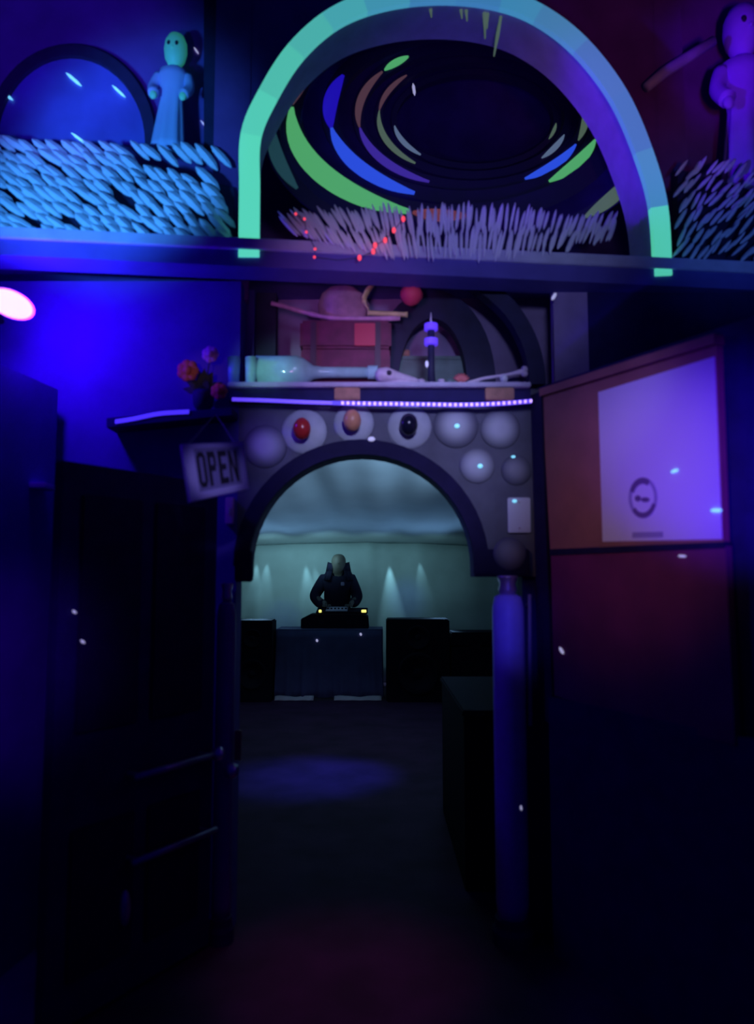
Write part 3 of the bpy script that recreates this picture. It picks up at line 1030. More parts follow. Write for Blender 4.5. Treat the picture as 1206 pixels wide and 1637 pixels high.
# dark wall and wainscot behind and below
wl = MB()
A = brd(846, 900) - BN * .05
B = brd(1330, 900) - BN * .05
zlo, zhi = 0, brd(868, 560).z + .0
wl.slab([(A.x, A.y, 0), (B.x, B.y, 0), (B.x, B.y, brd(1146, 534).z + .03), (A.x, A.y, brd(868, 620).z + .03)], -BN * .05)
struct(wl.build('wall_right', M['black']))
wn = MB()
A2, B2 = brd(900, 1300) , brd(1330, 1300)
pA, pB = brd(886, 1114) + BN * .0, brd(1176, 1194)
wn.slab([(pA.x, pA.y, 0), (B.x, B.y, 0), (B.x, B.y, pA.z), (pA.x, pA.y, pA.z)], BN * .03)
struct(wn.build('wall_right_wainscot', M['black']))
# dark wall above and behind the board, under the ledge
x0_, x1_ = at(940, 500, 3.42).x, at(1500, 500, 3.42).x
struct(MB().box((x0_, 3.42, 1.0), (x1_, 3.48, led(1000, 440).z - .02)).build('wall_right_back', M['black']))

ps = empty('poster', brd(1060, 864) + BN * .004)
tag(ps, 'white poster with a round emblem on the brown board', 'poster')


def pquad(q, m, name, off, th=.0012):
    pts = [brd(x, y) + BN * off for x, y in q]
    return MB().slab(pts, -BN * th).build(name, m, ps)


pquad([(965, 866), (1156, 862), (1144, 570), (958, 627)], M['paper'], 'sheet', .004, .003)
em = MB()
for i in range(28):
    a, b = 2 * PI * i / 28, 2 * PI * (i + 1) / 28
    q = [brd(1030 + rx * math.cos(t_), 796 + ry * math.sin(t_)) + BN * .0052 for rx, ry, t_ in ((18, 27, a), (18, 27, b), (23, 33, b), (23, 33, a))]
    em.slab(q, -BN * .001)
em.build('emblem_ring', M['inksoft'], ps)
for (t0, t1, rx0, rx1) in ((200, 300, .70, 1.0), (20, 140, .74, 1.0)):
    e2 = MB()
    for i in range(10):
        a, b = R(t0 + (t1 - t0) * i / 10), R(t0 + (t1 - t0) * (i + 1) / 10)
        q = [brd(1030 + 22 * k * math.cos(t_), 796 + 32 * k * math.sin(t_)) + BN * .0060 for k, t_ in ((rx0, a), (rx0, b), (rx1, b), (rx1, a))]
        e2.slab(q, -BN * .0008)
    e2.build('emblem_shading', M['ink'], ps)
e3 = MB()
for (cx, cy, rx, ry) in ((1022, 797, 5, 5), (1034, 799, 7, 4)):
    e3.slab([brd(cx + rx * math.cos(2 * PI * i / 14), cy + ry * math.sin(2 * PI * i / 14)) + BN * .0060 for i in range(14)], -BN * .0008)
e3.build('emblem_mark', M['ink'], ps)
e4 = MB()
e4.slab([brd(x, y) + BN * .0055 for x, y in ((1013, 860), (1062, 859), (1062, 850), (1013, 851))], -BN * .0008)
e4.build('caption_line', M['inksoft'], ps)
# ------------------------------------------------------------------ OPEN sign
SQ = [at(303, 803, 2.46), at(396, 782, 2.58), at(387, 708, 2.58), at(289, 711, 2.46)]    # bl br tr tl
SN = (SQ[1] - SQ[0]).cross(SQ[3] - SQ[0]).normalized()
if SN.y > 0:
    SN = -SN


def sg(u, v, off=0.0):
    a = SQ[0].lerp(SQ[1], u)
    b = SQ[3].lerp(SQ[2], u)
    return a.lerp(b, v) + SN * off


sgn = empty('open_sign', sg(.5, 0))
tag(sgn, 'tilted white framed OPEN sign hanging by the left column', 'sign')
fr = MB()
bl, br, bt, bb = .17, .09, .09, .13
fr_in = [(bl, bb), (1 - br, bb), (1 - br, 1 - bt), (bl, 1 - bt)]
fr_out = [(0, 0), (1, 0), (1, 1), (0, 1)]
for i in range(4):
    j = (i + 1) % 4
    q = [sg(*fr_out[i], .012), sg(*fr_out[j], .012), sg(*fr_in[j], .012), sg(*fr_in[i], .012)]
    fr.hexa(q, [p - SN * .024 for p in q])
fr.build('frame', M['signframe'], sgn)
q = [sg(u, v, .004) for u, v in fr_in]
MB().hexa(q, [p - SN * .012 for p in q]).build('face', M['signpaper'], sgn)


def letter(polys, u0, u1, v0, v1):
    mb = MB()
    for poly in polys:
        pts = [sg(u0 + (u1 - u0) * x, v0 + (v1 - v0) * y, .0065) for x, y in poly]
        mb.slab(pts, -SN * .002)
    return mb


rc = lambda a, b, c, d: [(a, b), (c, b), (c, d), (a, d)]
LET = {'letter_o': [rc(0, .15, .32, .85), rc(.68, .15, 1, .85), [(0, .85), (1, .85), (.75, 1), (.25, 1)], [(.25, 0), (.75, 0), (1, .15), (0, .15)]],
       'letter_p': [rc(0, 0, .34, 1), rc(.34, .82, .85, 1), rc(.34, .42, .85, .6), [(.66, .6), (.95, .55), (.95, .9), (.66, .82)]],
       'letter_e': [rc(0, 0, .36, 1), rc(.36, .83, 1, 1), rc(.36, .42, .85, .6), rc(.36, 0, 1, .18)],
       'letter_n': [rc(0, 0, .26, 1), rc(.74, 0, 1, 1), [(.26, 1), (.0, 1), (.74, 0), (1, 0)]]}
u = .20
for nm in ('letter_o', 'letter_p', 'letter_e', 'letter_n'):
    letter(LET[nm], u, u + .145, .20, .85).build(nm, M['signink'], sgn)
    u += .175
# cord from the sign to the wall shelf
a, b = sg(.5, 1, 0), at(345, 662, 3.17)
MB().tube([sg(.1, .98, -.004), b], .0025, 6).build('cord', M['wire'], sgn)
MB().tube([sg(.9, .98, -.004), b], .0025, 6).build('cord', M['wire'], sgn)
c0, c1 = at(360, 838, 3.27), at(374, 795, 3.27)
sw = empty('wall_tag', ((c0.x + c1.x) / 2, 3.29, c0.z))
tag(sw, 'narrow pinkish white tag on the wall below the hanging sign', 'tag')
MB().box((c0.x, 3.262, c0.z), (c1.x, 3.30, c1.z)).build('cover', M['pinkwhite'], sw, bevel=.004)
MB().box((c0.x + .012, 3.256, c0.z + .045), (c1.x - .012, 3.263, c1.z - .045)).build('rocker', M['white'], sw, bevel=.002)

# ------------------------------------------------------------------ left door leaf
ha, hb = at(344, 1000, 3.20), at(92, 1000, 2.55)
dt = Vector((hb.x - ha.x, hb.y - ha.y, 0))
dn = Vector((dt.y, -dt.x, 0)).normalized()
if dn.y > 0:
    dn = -dn


def dl(s, z, off=0.0):
    return Vector((ha.x, ha.y, 0)) + dt * s + Vector((0, 0, z)) + dn * off


door = empty('door_1', dl(0, 0))
struct(door)
zd = 1.93
q = [dl(0, .02), dl(1, .02), dl(1, zd), dl(0, zd)]
MB().hexa(q, [p - dn * .045 for p in q]).build('leaf', M['black'], door)
for (s0, s1, z0, z1) in ((.10, .46, .98, 1.82), (.54, .90, .98, 1.82), (.10, .46, .16, .66), (.54, .90, .16, .66)):
    q = [dl(s0, z0, .012), dl(s1, z0, .012), dl(s1, z1, .012), dl(s0, z1, .012)]
    MB().hexa(q, [p - dn * .013 for p in q]).build('panel', M['trimblack'], door, bevel=.006)
for z in (.80, .50):
    ra = MB().tube([dl(.06, z, .07), dl(.62, z, .07)], .014, 10).build('push_bar', M['rail'], door, smooth=True)
    for s in (.10, .58):
        MB().tube([dl(s, z, .0), dl(s, z, .07)], .010, 8).build('bar_bracket', M['rail'], ra)
MB().ball(dl(.055, .80, .07), .030, 12, 8).build('bar_knob', M['knobmetal'], door, smooth=True)
# pale latch low on the leaf
pz = at(195, 1460, 2.78)
MB().ball(dl(.60, .33, .02), .04, 12, 8, (.55, .5, 1.6)).build('low_latch', M['steel'], door, smooth=True)
c = at(370, 1232, 3.19)
e = MB().ball(c, .033, 14, 10).build('knob', M['knobmetal'], org=c, smooth=True)
tag(e, 'round violet-lit knob on the left column at waist height', 'knob')
MB().tube([c, c + Vector((0, .05, 0))], .012, 10).build('stem', M['knobmetal'], e)
c0, c1 = at(377, 1216, 3.24), at(386, 1168, 3.24)
o = MB().box((c0.x - .006, 3.235, c0.z), (c1.x, 3.25, c1.z)).build('strike_plate', M['brass'], org=c0, bevel=.002)
tag(o, 'small orange brass plate on the edge of the left column', 'plate')
# small ledge at the far left
c = on_plane(58, 778, (a0.x, a0.y), (a1.x - .5, a1.y))
o = MB().box((c.x - .07, c.y - .05, c.z - .012), (c.x + .06, c.y + .06, c.z + .012)).build('wall_bracket', M['shelf'], org=c, bevel=.004)
tag(o, 'small violet-lit bracket on the side wall at far left', 'bracket')

# ------------------------------------------------------------------ shelf ornaments
def sh_base(px, Y):
    return Vector((at(px, 612, Y).x, Y, zs))


# lying bottle
Yb = 3.32
x0, x1 = at(407, 585, Yb).x, at(604, 585, Yb).x
rb = 27 * sx(Yb)
bt = empty('glass_bottle', ((x0 + x1) / 2, Yb, zs))
tag(bt, 'large pale teal glass bottle lying on its side on the shelf', 'bottle')
Lb = x1 - x0
mt = Matrix.Translation((x0, Yb, zs + rb)) @ Matrix.Rotation(PI / 2, 4, 'Y')
MB().lathe([(rb * .7, 0), (rb, .01), (rb, Lb * .34), (rb * .86, Lb * .40), (rb * .42, Lb * .48), (rb * .34, Lb * .55), (rb * .32, Lb * .92)], 24, mt).build('body', M['glass'], bt, smooth=True)
MB().lathe([(rb * .42, Lb * .92), (rb * .42, Lb * 1.0)], 18, mt).build('lip', M['glass'], bt)
for px, k, lab, wd in ((374, 'blueglass', 'blue glass tumbler at the left end of the shelf', 11), (401, 'glass', 'pale teal tumbler between blue tumbler and lying bottle', 10)):
    b = sh_base(px, 3.24)
    s = sx(3.24)
    o = MB().lathe([(wd * .8 * s, 0), (wd * s, 44 * s), (wd * .9 * s, 44 * s), (wd * .72 * s, 5 * s)], 18, Matrix.Translation(b)).build('tumbler', M[k], org=b, smooth=True)
    tag(o, lab, 'glass')
# chest
Yc = 3.42
cx0, cx1 = at(481, 600, Yc).x, at(624, 600, Yc).x
zc1 = at(550, 512, Yc).z
ch = empty('treasure_chest', ((cx0 + cx1) / 2, Yc, zs))
tag(ch, 'dark red wooden chest on the shelf behind the lying bottle', 'chest')
zm = zs + (zc1 - zs) * .62
MB().box((cx0, Yc, zs), (cx1, Yc + .17, zm - .004)).build('body', M['chest'], ch, bevel=.006)
MB().box((cx0 - .006, Yc - .006, zm), (cx1 + .006, Yc + .176, zc1)).build('lid', M['chest'], ch, bevel=.012)
for fx in (.14, .86):
    x = cx0 + (cx1 - cx0) * fx
    MB().box((x - .014, Yc - .012, zs), (x + .014, Yc + .01, zc1 - .01)).build('strap', M['chestband'], ch, bevel=.003)
MB().box((cx0 + (cx1 - cx0) * .60, Yc - .014, zm + .008), (cx0 + (cx1 - cx0) * .84, Yc - .002, zc1 - .018)).build('lid_plate', M['chestred'], ch, bevel=.003)
# branch across the chest
Yk = 3.435
pts = [at(434, 485, Yk), at(455, 490, Yk), at(490, 500, Yk), at(530, 508, Yk), at(580, 510, Yk), at(640, 509, Yk)]
for p_ in pts[2:]:
    p_.z = max(p_.z, zc1 + .014)
o = MB().tube(smooth_path([tuple(p_) for p_ in pts], 4), [.012] + [.011, .010, .013] * 6 + [.013, .011], 8).build('branch', M['pink'], org=pts[3], smooth=True)
tag(o, 'long pale pink branch laid across the red chest', 'branch')
# sack on the chest
Ys = 3.525
b = Vector((at(548, 510, Ys).x, Ys, zc1))
hs = (at(548, 456, Ys).z - zc1)
sk = empty('cloth_bundle', b)
tag(sk, 'lumpy dusky pink cloth bundle tied in yellow round a stick on the chest', 'bundle')
wob = lambda a, i: 1 + .09 * math.sin(3 * a + i) + .05 * math.sin(5 * a - i * 1.3)
MB().lathe([(.09, 0), (.118, .25 * hs), (.122, .5 * hs), (.10, .75 * hs), (.06, .93 * hs), (.02, hs)], 26, Matrix.Translation(b), .6, wob).build('bundle', M['sack'], sk, smooth=True)
pl_ = [at(592, 499, 3.47), at(582, 482, 3.465), at(588, 465, 3.46), at(602, 449, 3.45)]
MB().tube(smooth_path([tuple(p_) for p_ in pl_], 4), [.010, .012, .014, .018, .022, .025, .027, .029, .028, .025, .020, .014, .005], 8, .35).build('tie', M['yellow'], sk, smooth=True)
a, b = at(588, 500, 3.455), at(652, 503, 3.44)
MB().tube([a, a.lerp(b, .08), a.lerp(b, .92), b], [.016, .012, .012, .015], 10).build('stick', M['yellow'], sk, smooth=True)
# red paper ball hanging from the soffit
c = at(658, 472, 3.40)
e = empty('paper_lantern', c)
tag(e, 'red paper ball hanging under the ledge above the shelf', 'lantern')
MB().lathe([(.01, -.05), (.03, -.04), (.05, -.015), (.054, .005), (.045, .03), (.02, .045), (.01, .048)], 18, Matrix.Translation(c), 1, lambda a, i: 1 + .05 * math.cos(9 * a)).build('shade', M['redball'], e, smooth=True)
MB().tube([c + Vector((0, 0, .045)), Vector((c.x, c.y, ztp + .01))], .0025, 6).build('cord', M['wire'], e)
# lit violet post
b = sh_base(690, 3.30)
e = empty('lit_post', b)
tag(e, 'slim dark post with two violet light rings on the shelf', 'lamp')
s = sx(3.30)
mt = Matrix.Translation(b)
MB().lathe([(13 * s, 0), (13 * s, 3 * s), (7 * s, 8 * s), (5.5 * s, 30 * s), (6 * s, 106 * s)], 16, mt).build('shaft', M['rib'], e, smooth=True)
for h in (76, 101):
    MB().lathe([(7 * s, h * s - 6 * s), (11 * s, h * s - 5 * s), (11 * s, h * s + 5 * s), (7 * s, h * s + 6 * s)], 16, mt).build('light_ring', M['violetlamp'], e)
MB().lathe([(3 * s, 106 * s), (1.6 * s, 112 * s), (.4 * s, 126 * s)], 8, mt).build('spike', M['white'], e)
o = MB().ball(b + Vector((-8 * s, -.03, 36 * s)), .010, 8, 6, (.8, .6, 1.6)).build('post_glint', M['fleck_dim'], e, smooth=True)  # glint on the post, built as a small glowing piece
# animal skull
b = sh_base(634, 3.235)
e = empty('animal_skull', b)
tag(e, 'small pale animal skull with a dark eye hole at the shelf edge', 'skull')
s = sx(3.235)
sp_ = [(-34, 12), (-28, 13), (-16, 14), (-2, 11), (14, 8), (30, 5), (36, 4)]
MB().tube([b + Vector((x * s, 0, z * s + .002)) for x, z in sp_], [6 * s, 12 * s, 13 * s, 10 * s, 7 * s, 4.5 * s, 3 * s], 14, .98).build('cranium', M['bone'], e, smooth=True)
MB().ball(b + Vector((-12 * s, -.033, 15 * s)), 4.4 * s, 10, 8, (1, .6, 1)).build('eye_socket', M['socket'], e, smooth=True)
MB().tube([b + Vector((-20 * s, -.006, 3 * s)), b + Vector((6 * s, -.012, 2.6 * s)), b + Vector((30 * s, -.006, 2.4 * s))], [2.5 * s, 2.6 * s, 1.8 * s], 8).build('jaw', M['bone'], e, smooth=True)
# grey green box and roll
Yg = 3.715
x0, x1 = at(588, 600, Yg).x, at(745, 600, Yg).x
zg = at(660, 569, Yg).z
o = empty('storage_box', ((x0 + x1) / 2, Yg, zs))
tag(o, 'low grey-green box at the back of the shelf behind the skull', 'box')
MB().box((x0, Yg, zs), (x1, Yg + .12, zg - .02)).build('body', M['boxgreen'], o, bevel=.004)
MB().box((x0 - .005, Yg - .005, zg - .02), (x1 + .005, Yg + .125, zg)).build('lid', M['boxgreen'], o, bevel=.004)
b = Vector((at(640, 560, Yg).x, Yg + .03, zg + .021))
o = MB().tube([b + Vector((-.05, 0, 0)), b + Vector((-.044, 0, 0)), b + Vector((.044, 0, 0)), b + Vector((.05, 0, 0))], [.017, .021, .021, .017], 14).build('paper_roll', M['wood'], org=b)
tag(o, 'tan roll lying on the grey-green box', 'roll')
# red shell, long bone, ball, pebbles
b = sh_base(738, 3.25)
MBs = MB()
for k in range(7):
    a = R(-60 + 20 * k)
    MBs.tube([b + Vector((0, 0, .008)), b + Vector((math.sin(a) * .026, -.004, .012 + math.cos(a) * .026)), b + Vector((math.sin(a) * .040, 0, .012 + math.cos(a) * .040))], [.006, .0085, .004], 6)
o = MBs.build('scallop_shell', M['redshell'], org=b, smooth=True)
tag(o, 'small ribbed red shell on the shelf beside the lit post', 'shell')
a, c = sh_base(748, 3.27) + Vector((0, 0, .012)), at(836, 594, 3.22)
bo_ = empty('long_bone', a)
tag(bo_, 'long pale bone propped up at the right end of the shelf', 'bone')
pp = [a, a.lerp(c, .3) + Vector((0, 0, .006)), a.lerp(c, .7), c]
MB().tube(smooth_path([tuple(p_) for p_ in pp], 4), [.010, .009, .008, .008, .0075, .0075, .0075, .008, .008, .009, .010, .012, .013], 10).build('shaft', M['bone'], bo_, smooth=True)
kn = MB()
for dz in (-.009, .010):
    kn.ball(c + Vector((.008, 0, dz)), .016, 10, 8)
kn.build('knuckle', M['bone'], bo_, smooth=True)
b = Vector((at(824, 612, 3.33).x, 3.33, zs))
o = MB().lathe([(.032, 0), (.04, .02), (.034, .045), (.02, .05)], 16, Matrix.Translation(b)).build('black_bowl', M['rib'], org=b, smooth=True)
tag(o, 'small dark bowl under the raised end of the long bone', 'bowl')
b = sh_base(806, 3.215)
o = MB().ball(b + Vector((0, 0, .018)), .018, 14, 10).build('white_ball', M['white'], org=b, smooth=True)
tag(o, 'little white ball near the right end of the shelf', 'ball')
for (px, k, lab) in ((674, 'bone', 'tiny pale pebble between the skull and the lit post'), (706, 'bone', 'tiny pale pebble just right of the lit post'), (720, 'boxgreen', 'tiny greenish pebble beside the red shell')):
    b = sh_base(px, 3.225)
    o = MB().ball(b + Vector((0, 0, .010)), .014, 10, 8, (1.2, .9, .72)).build('pebble', M[k], org=b, smooth=True)
    tag(o, lab, 'pebble', 'pebbles on the shelf')

# ------------------------------------------------------------------ back room
YB = 11.0
struct(MB().box((-2.55, YW + .14, 0), (-2.45, YB + .3, 3.0)).build('wall_back_room_left', M['roomwall']))
struct(MB().box((2.25, YW + .14, 0), (2.35, YB + .3, 3.0)).build('wall_back_room_right', M['roomwall']))
struct(MB().box((-2.55, YB + .3, 0), (2.35, YB + .4, 3.0)).build('wall_back', M['roomwall']))
zc0 = at(600, 868, YB - .05).z


def tent(u, v):
    x = -2.45 + 4.7 * u
    y = 3.9 + (YB - 3.9 + .05) * v
    z = 2.95 + (zc0 - 2.95) * v
    sag = .10 * math.sin(PI * v) ** 2 * (1 - math.cos(2 * PI * u * 2.5)) * .5
    f = .018 * math.sin(x * 7 + math.sin(v * 6) * .7) + .012 * math.sin(x * 15 - v * 3)
    arc_ = -.16 * ((x + .2) / 2.3) ** 2
    return (x, y, z - sag * .8 + f * (1 - v ** 6) + arc_ * .6)


struct(MB().grid(tent, 90, 40).build('ceiling', M['tent'], smooth=True, solid=.004))


def curt(u, v):
    x = -2.44 + 4.68 * u
    z = .01 + (zc0 + .02 - .1 * ((x + .2) / 2.3) ** 2) * v
    y = YB + .03 * math.sin(x * 5 + 1.6 * math.sin(x * 2.3)) + .010 * math.sin(x * 13 + 2 * math.sin(x * 3) + v)
    return (x, y + .02 * (1 - v) * math.sin(x * 5), z)


o = MB().grid(curt, 180, 10).build('backdrop_curtain', M['curtain'], org=(-.1, YB, 0), smooth=True, solid=.004)
tag(o, 'smoky teal gathered curtain across the back of the far room', 'curtain')

# table under a cloth
YT = 9.5
tx0, tx1 = at(442, 1010, YT).x, at(612, 1010, YT).x
ztab = at(540, 1006, YT).z
tb = empty('folding_table', ((tx0 + tx1) / 2, YT + .35, 0))
tag(tb, 'table hidden under the cloth in front of the person', 'table')
MB().box((tx0 + .02, YT + .02, ztab - .04), (tx1 - .02, YT + .52, ztab - .006)).build('tabletop', M['deck'], tb)
for x in (tx0 + .06, tx1 - .06):
    for y in (YT + .08, YT + .46):
        MB().tube([(x, y, 0), (x, y, ztab - .04)], .018, 8).build('leg', M['steel'], tb)
tc = empty('tablecloth', ((tx0 + tx1) / 2, YT, ztab))
tag(tc, 'blue-grey cloth hanging to the floor over the far table', 'tablecloth')


def cl_front(u, v):
    x = tx0 + (tx1 - tx0) * u
    f = (.012 * math.sin(u * 40) + .008 * math.sin(u * 87 + 1)) * (1 - v)
    return (x + (u - .5) * .03 * (1 - v), YT - .01 + f - .03 * (1 - v), .03 + (ztab - .03) * v)


MB().grid(cl_front, 60, 8).build('front_drop', M['cloth'], tc, smooth=True, solid=.004)
MB().box((tx0 - .003, YT - .012, ztab - .005), (tx1 + .003, YT + .54, ztab + .001)).build('top_cloth', M['cloth'], tc)
for s_ in (0, 1):
    x = tx0 if s_ == 0 else tx1
    MB().box((x - .004, YT, .04), (x + .004, YT + .53, ztab)).build('side_drop', M['cloth'], tc)
for (u0, u1) in ((.0, .36), (.55, .99)):
    hm = MB()
    hm.grid(lambda u, v: (tx0 + (tx1 - tx0) * (u0 + (u1 - u0) * u), YT - .055 - .05 * (1 - v) + .012 * math.sin(u * 20), .008 + .045 * v + .008 * math.sin(u * 9) * v), 16, 3)
    hm.build('foot_strip', M['foot_strip'], tc, smooth=True, solid=.004)  # pale strips along the foot of the cloth
# speakers


def speaker(x0, x1, z1, Y, lab):
    e = empty('loudspeaker', ((x0 + x1) / 2, Y, 0))
    tag(e, lab, 'loudspeaker')
    MB().box((x0, Y, 0.0), (x1, Y + .42, z1)).build('cabinet', M['speaker'], e, bevel=.015)
    wd = x1 - x0
    for (zc_, r_) in ((z1 * .34, min(wd * .38, z1 * .26)), (z1 * .78, min(wd * .24, z1 * .15))):
        mt = Matrix.Translation(((x0 + x1) / 2, Y - .002, zc_)) @ Matrix.Rotation(PI / 2, 4, 'X')
        MB().lathe([(r_, 0), (r_, .012), (r_ * .88, .014), (r_ * .8, .004), (r_ * .3, -.02), (r_ * .25, .005), (r_ * .05, .012)], 24, mt).build('cone', M['grille'], e, smooth=True)
    return e


Ys_ = 9.3
speaker(at(372, 1000, Ys_).x, at(435, 1000, Ys_).x, at(400, 992, Ys_).z, Ys_, 'black loudspeaker left of the cloth-covered table')
speaker(at(618, 1000, Ys_).x, at(719, 1000, Ys_).x, at(650, 990, Ys_).z, Ys_, 'wide black loudspeaker right of the cloth-covered table')
x0, x1, z1 = at(722, 1000, Ys_).x, at(800, 1000, Ys_).x, at(750, 1011, Ys_).z
e = empty('equipment_case', ((x0 + x1) / 2, Ys_, 0))
tag(e, 'black flight case between the wide loudspeaker and the blue column', 'case')
MB().box((x0, Ys_, 0), (x1, Ys_ + .5, z1 * .8 - .004)).build('body', M['case'], e, bevel=.012)
MB().box((x0, Ys_, z1 * .8), (x1, Ys_ + .5, z1)).build('lid', M['case'], e, bevel=.012)
MB().box(((x0 + x1) / 2 - .06, Ys_ - .012, z1 * .8 - .04), ((x0 + x1) / 2 + .06, Ys_ - .002, z1 * .8 + .04)).build('latch', M['grille'], e, bevel=.004)
# black counter inside the doorway
cx_ = at(742, 1150, 3.75).x
e = empty('black_counter', (cx_ + .3, 4.2, 0))
tag(e, 'black counter just inside the doorway behind the blue column', 'counter')
zk = at(742, 1135, 3.75).z
MB().box((cx_, 3.75, 0), (cx_ + .9, 5.0, zk - .035)).build('body', M['case'], e, bevel=.006)
MB().box((cx_ - .01, 3.73, zk - .035), (cx_ + .92, 5.02, zk)).build('countertop', M['case'], e, bevel=.008)

# DJ gear
YD = 9.62
x0, x1 = at(481, 990, YD).x, at(590, 990, YD).x
zd1 = at(540, 982, YD).z
e = empty('mixer_case', ((x0 + x1) / 2, YD, ztab))
tag(e, 'black equipment case on the cloth-covered table', 'case')
q = [(x0, YD, ztab + .001), (x1, YD, ztab + .001), (x1 - .01, YD, zd1 - .03), (x1 - .08, YD, zd1), (x0 + .12, YD, zd1), (x0, YD, zd1 - .06)]
MB().slab(q, (0, .40, 0)).build('body', M['case'], e, bevel=.008)
for fx in (.3, .7):
    x = x0 + (x1 - x0) * fx
    MB().box((x - .03, YD - .008, ztab + .06), (x + .03, YD + .002, ztab + .10)).build('latch', M['grille'], e)
x0d, x1d = at(506, 977, YD + .15).x, at(588, 977, YD + .15).x
e = empty('dj_controller', ((x0d + x1d) / 2, YD + .2, zd1))
tag(e, 'pale topped music controller with yellow lights under the hands', 'controller')
MB().hexa([(x0d, YD + .08, zd1), (x1d, YD + .08, zd1), (x1d, YD + .08, zd1 + .03), (x0d, YD + .08, zd1 + .03)],
          [(x0d, YD + .38, zd1), (x1d, YD + .38, zd1), (x1d, YD + .38, zd1 + .07), (x0d, YD + .38, zd1 + .07)]).build('body', M['case'], e, bevel=.005)
xa_, xb_ = at(520, 977, YD).x, at(555, 977, YD).x
MB().hexa([(xa_, YD + .09, zd1 + .034), (xb_, YD + .09, zd1 + .034), (xb_, YD + .37, zd1 + .072), (xa_, YD + .37, zd1 + .072)],
          [(xa_, YD + .09, zd1 + .044), (xb_, YD + .09, zd1 + .044), (xb_, YD + .37, zd1 + .082), (xa_, YD + .37, zd1 + .082)]).build('panel', M['deck'], e)
for px in (512, 582):
    c = at(px, 977, YD + .07)
    MB().box((c.x - (.018 if px < 550 else .032), YD + .066, c.z - .018), (c.x + (.018 if px < 550 else .032), YD + .082, c.z + .018)).build('indicator', M['yled'], e, bevel=.004)
for k in range(6):
    x = xa_ + (xb_ - xa_) * (k + .5) / 6
    MB().lathe([(.012, 0), (.011, .02), (.004, .022)], 10, Matrix.Translation((x, YD + .2, zd1 + .055))).build('dial', M['case'], e)

# ------------------------------------------------------------------ person


def skin_obj(name, verts, edges, rads, m, parent, sub=2):
    me = bpy.data.meshes.new(name)
    me.from_pydata([v - ORG[parent] for v in verts], edges, [])
    o = bpy.data.objects.new(name, me)
    COL.objects.link(o)
    md = o.modifiers.new('skin', 'SKIN')
    sk = me.skin_vertices[0].data
    for i, r_ in enumerate(rads):
        sk[i].radius = r_ if hasattr(r_, '__len__') else (r_, r_)
    sk[0].use_root = True
    s = o.modifiers.new('sub', 'SUBSURF')
    s.levels = s.render_levels = sub
    dg = bpy.context.evaluated_depsgraph_get()
    me2 = bpy.data.meshes.new_from_object(o.evaluated_get(dg))
    bpy.data.objects.remove(o)
    me2.materials.clear()
    me2.materials.append(m)
    for p in me2.polygons:
        p.use_smooth = True
    o = bpy.data.objects.new(name, me2)
    COL.objects.link(o)
    o.parent = parent
    ORG[o] = ORG[parent]
    return o


YP = 10.32
P = at(540, 940, YP)
per = empty('person', (P.x, YP, 0))
tag(per, 'person in a black hoodie bent over controls behind the table', 'person')
bx = P.x
V = lambda x, y, z: Vector((bx + x, YP + y, z))
hz = 1.165                                  # hand height
hc = (at(519, 975, YP - .42).x - bx, at(562, 976, YP - .42).x - bx)
verts = [V(0, 0, .98), V(0, .0, 1.15), V(0, -.03, 1.34), V(0, -.06, 1.50), V(0, -.09, 1.585), V(.02, -.13, 1.66), V(.02, -.135, 1.76), V(.02, -.11, 1.86),
         V(-.20, -.06, 1.50), V(-.31, -.10, 1.27), V(hc[0], -.36, hz + .03), V(hc[0] + .02, -.43, hz + .005),
         V(.20, -.06, 1.50), V(.27, -.12, 1.26), V(hc[1], -.36, hz + .03), V(hc[1] - .02, -.43, hz + .005),
         V(-.10, 0, .92), V(-.12, -.02, .50), V(-.13, .02, .08), V(-.14, -.16, .035),
         V(.10, 0, .92), V(.12, -.02, .50), V(.13, .02, .08), V(.14, -.16, .035)]
edges = [(0, 1), (1, 2), (2, 3), (3, 4), (4, 5), (5, 6), (6, 7), (3, 8), (8, 9), (9, 10), (10, 11), (3, 12), (12, 13), (13, 14), (14, 15),
         (0, 16), (16, 17), (17, 18), (18, 19), (0, 20), (20, 21), (21, 22), (22, 23)]
rads = [(.14, .10), (.13, .10), (.14, .11), (.12, .09), .075, (.10, .11), (.115, .135), (.085, .10), .065, .047, .032, (.036, .02), .065, .047, .032, (.036, .02),
        .085, .06, .042, .04, .085, .06, .042, .04]
body = skin_obj('body', verts, edges, rads, M['skin'], per)
# fingers, each a chain of its own rooted in the hand
for s, hx in ((-1, hc[0] + .02), (1, hc[1] - .02)):
    hd = empty('hand', per.location)
    hd.parent = per
    hd.location = (0, 0, 0)
    ORG[hd] = ORG[per]
    for k in range(4):
        fx = hx + (k - 1.5) * .021
        l_ = (.062, .075, .070, .052)[k if s > 0 else 3 - k]
        fv = [V(fx, -.445, hz + .004), V(fx * 1.0, -.445 - l_ * .5, hz + .010), V(fx, -.445 - l_ * .95, hz - .018)]
        MB().tube(smooth_path([tuple(p_) for p_ in fv], 3), [.011, .0105, .010, .010, .0095, .009, .006], 8).build('finger', M['skin'], hd, smooth=True)
    fv = [V(hx - s * .026, -.41, hz), V(hx - s * .055, -.44, hz + .004), V(hx - s * .062, -.475, hz - .010)]
    MB().tube(smooth_path([tuple(p_) for p_ in fv], 3), [.013, .013, .012, .012, .011, .009, .006], 8).build('thumb', M['skin'], hd, smooth=True)
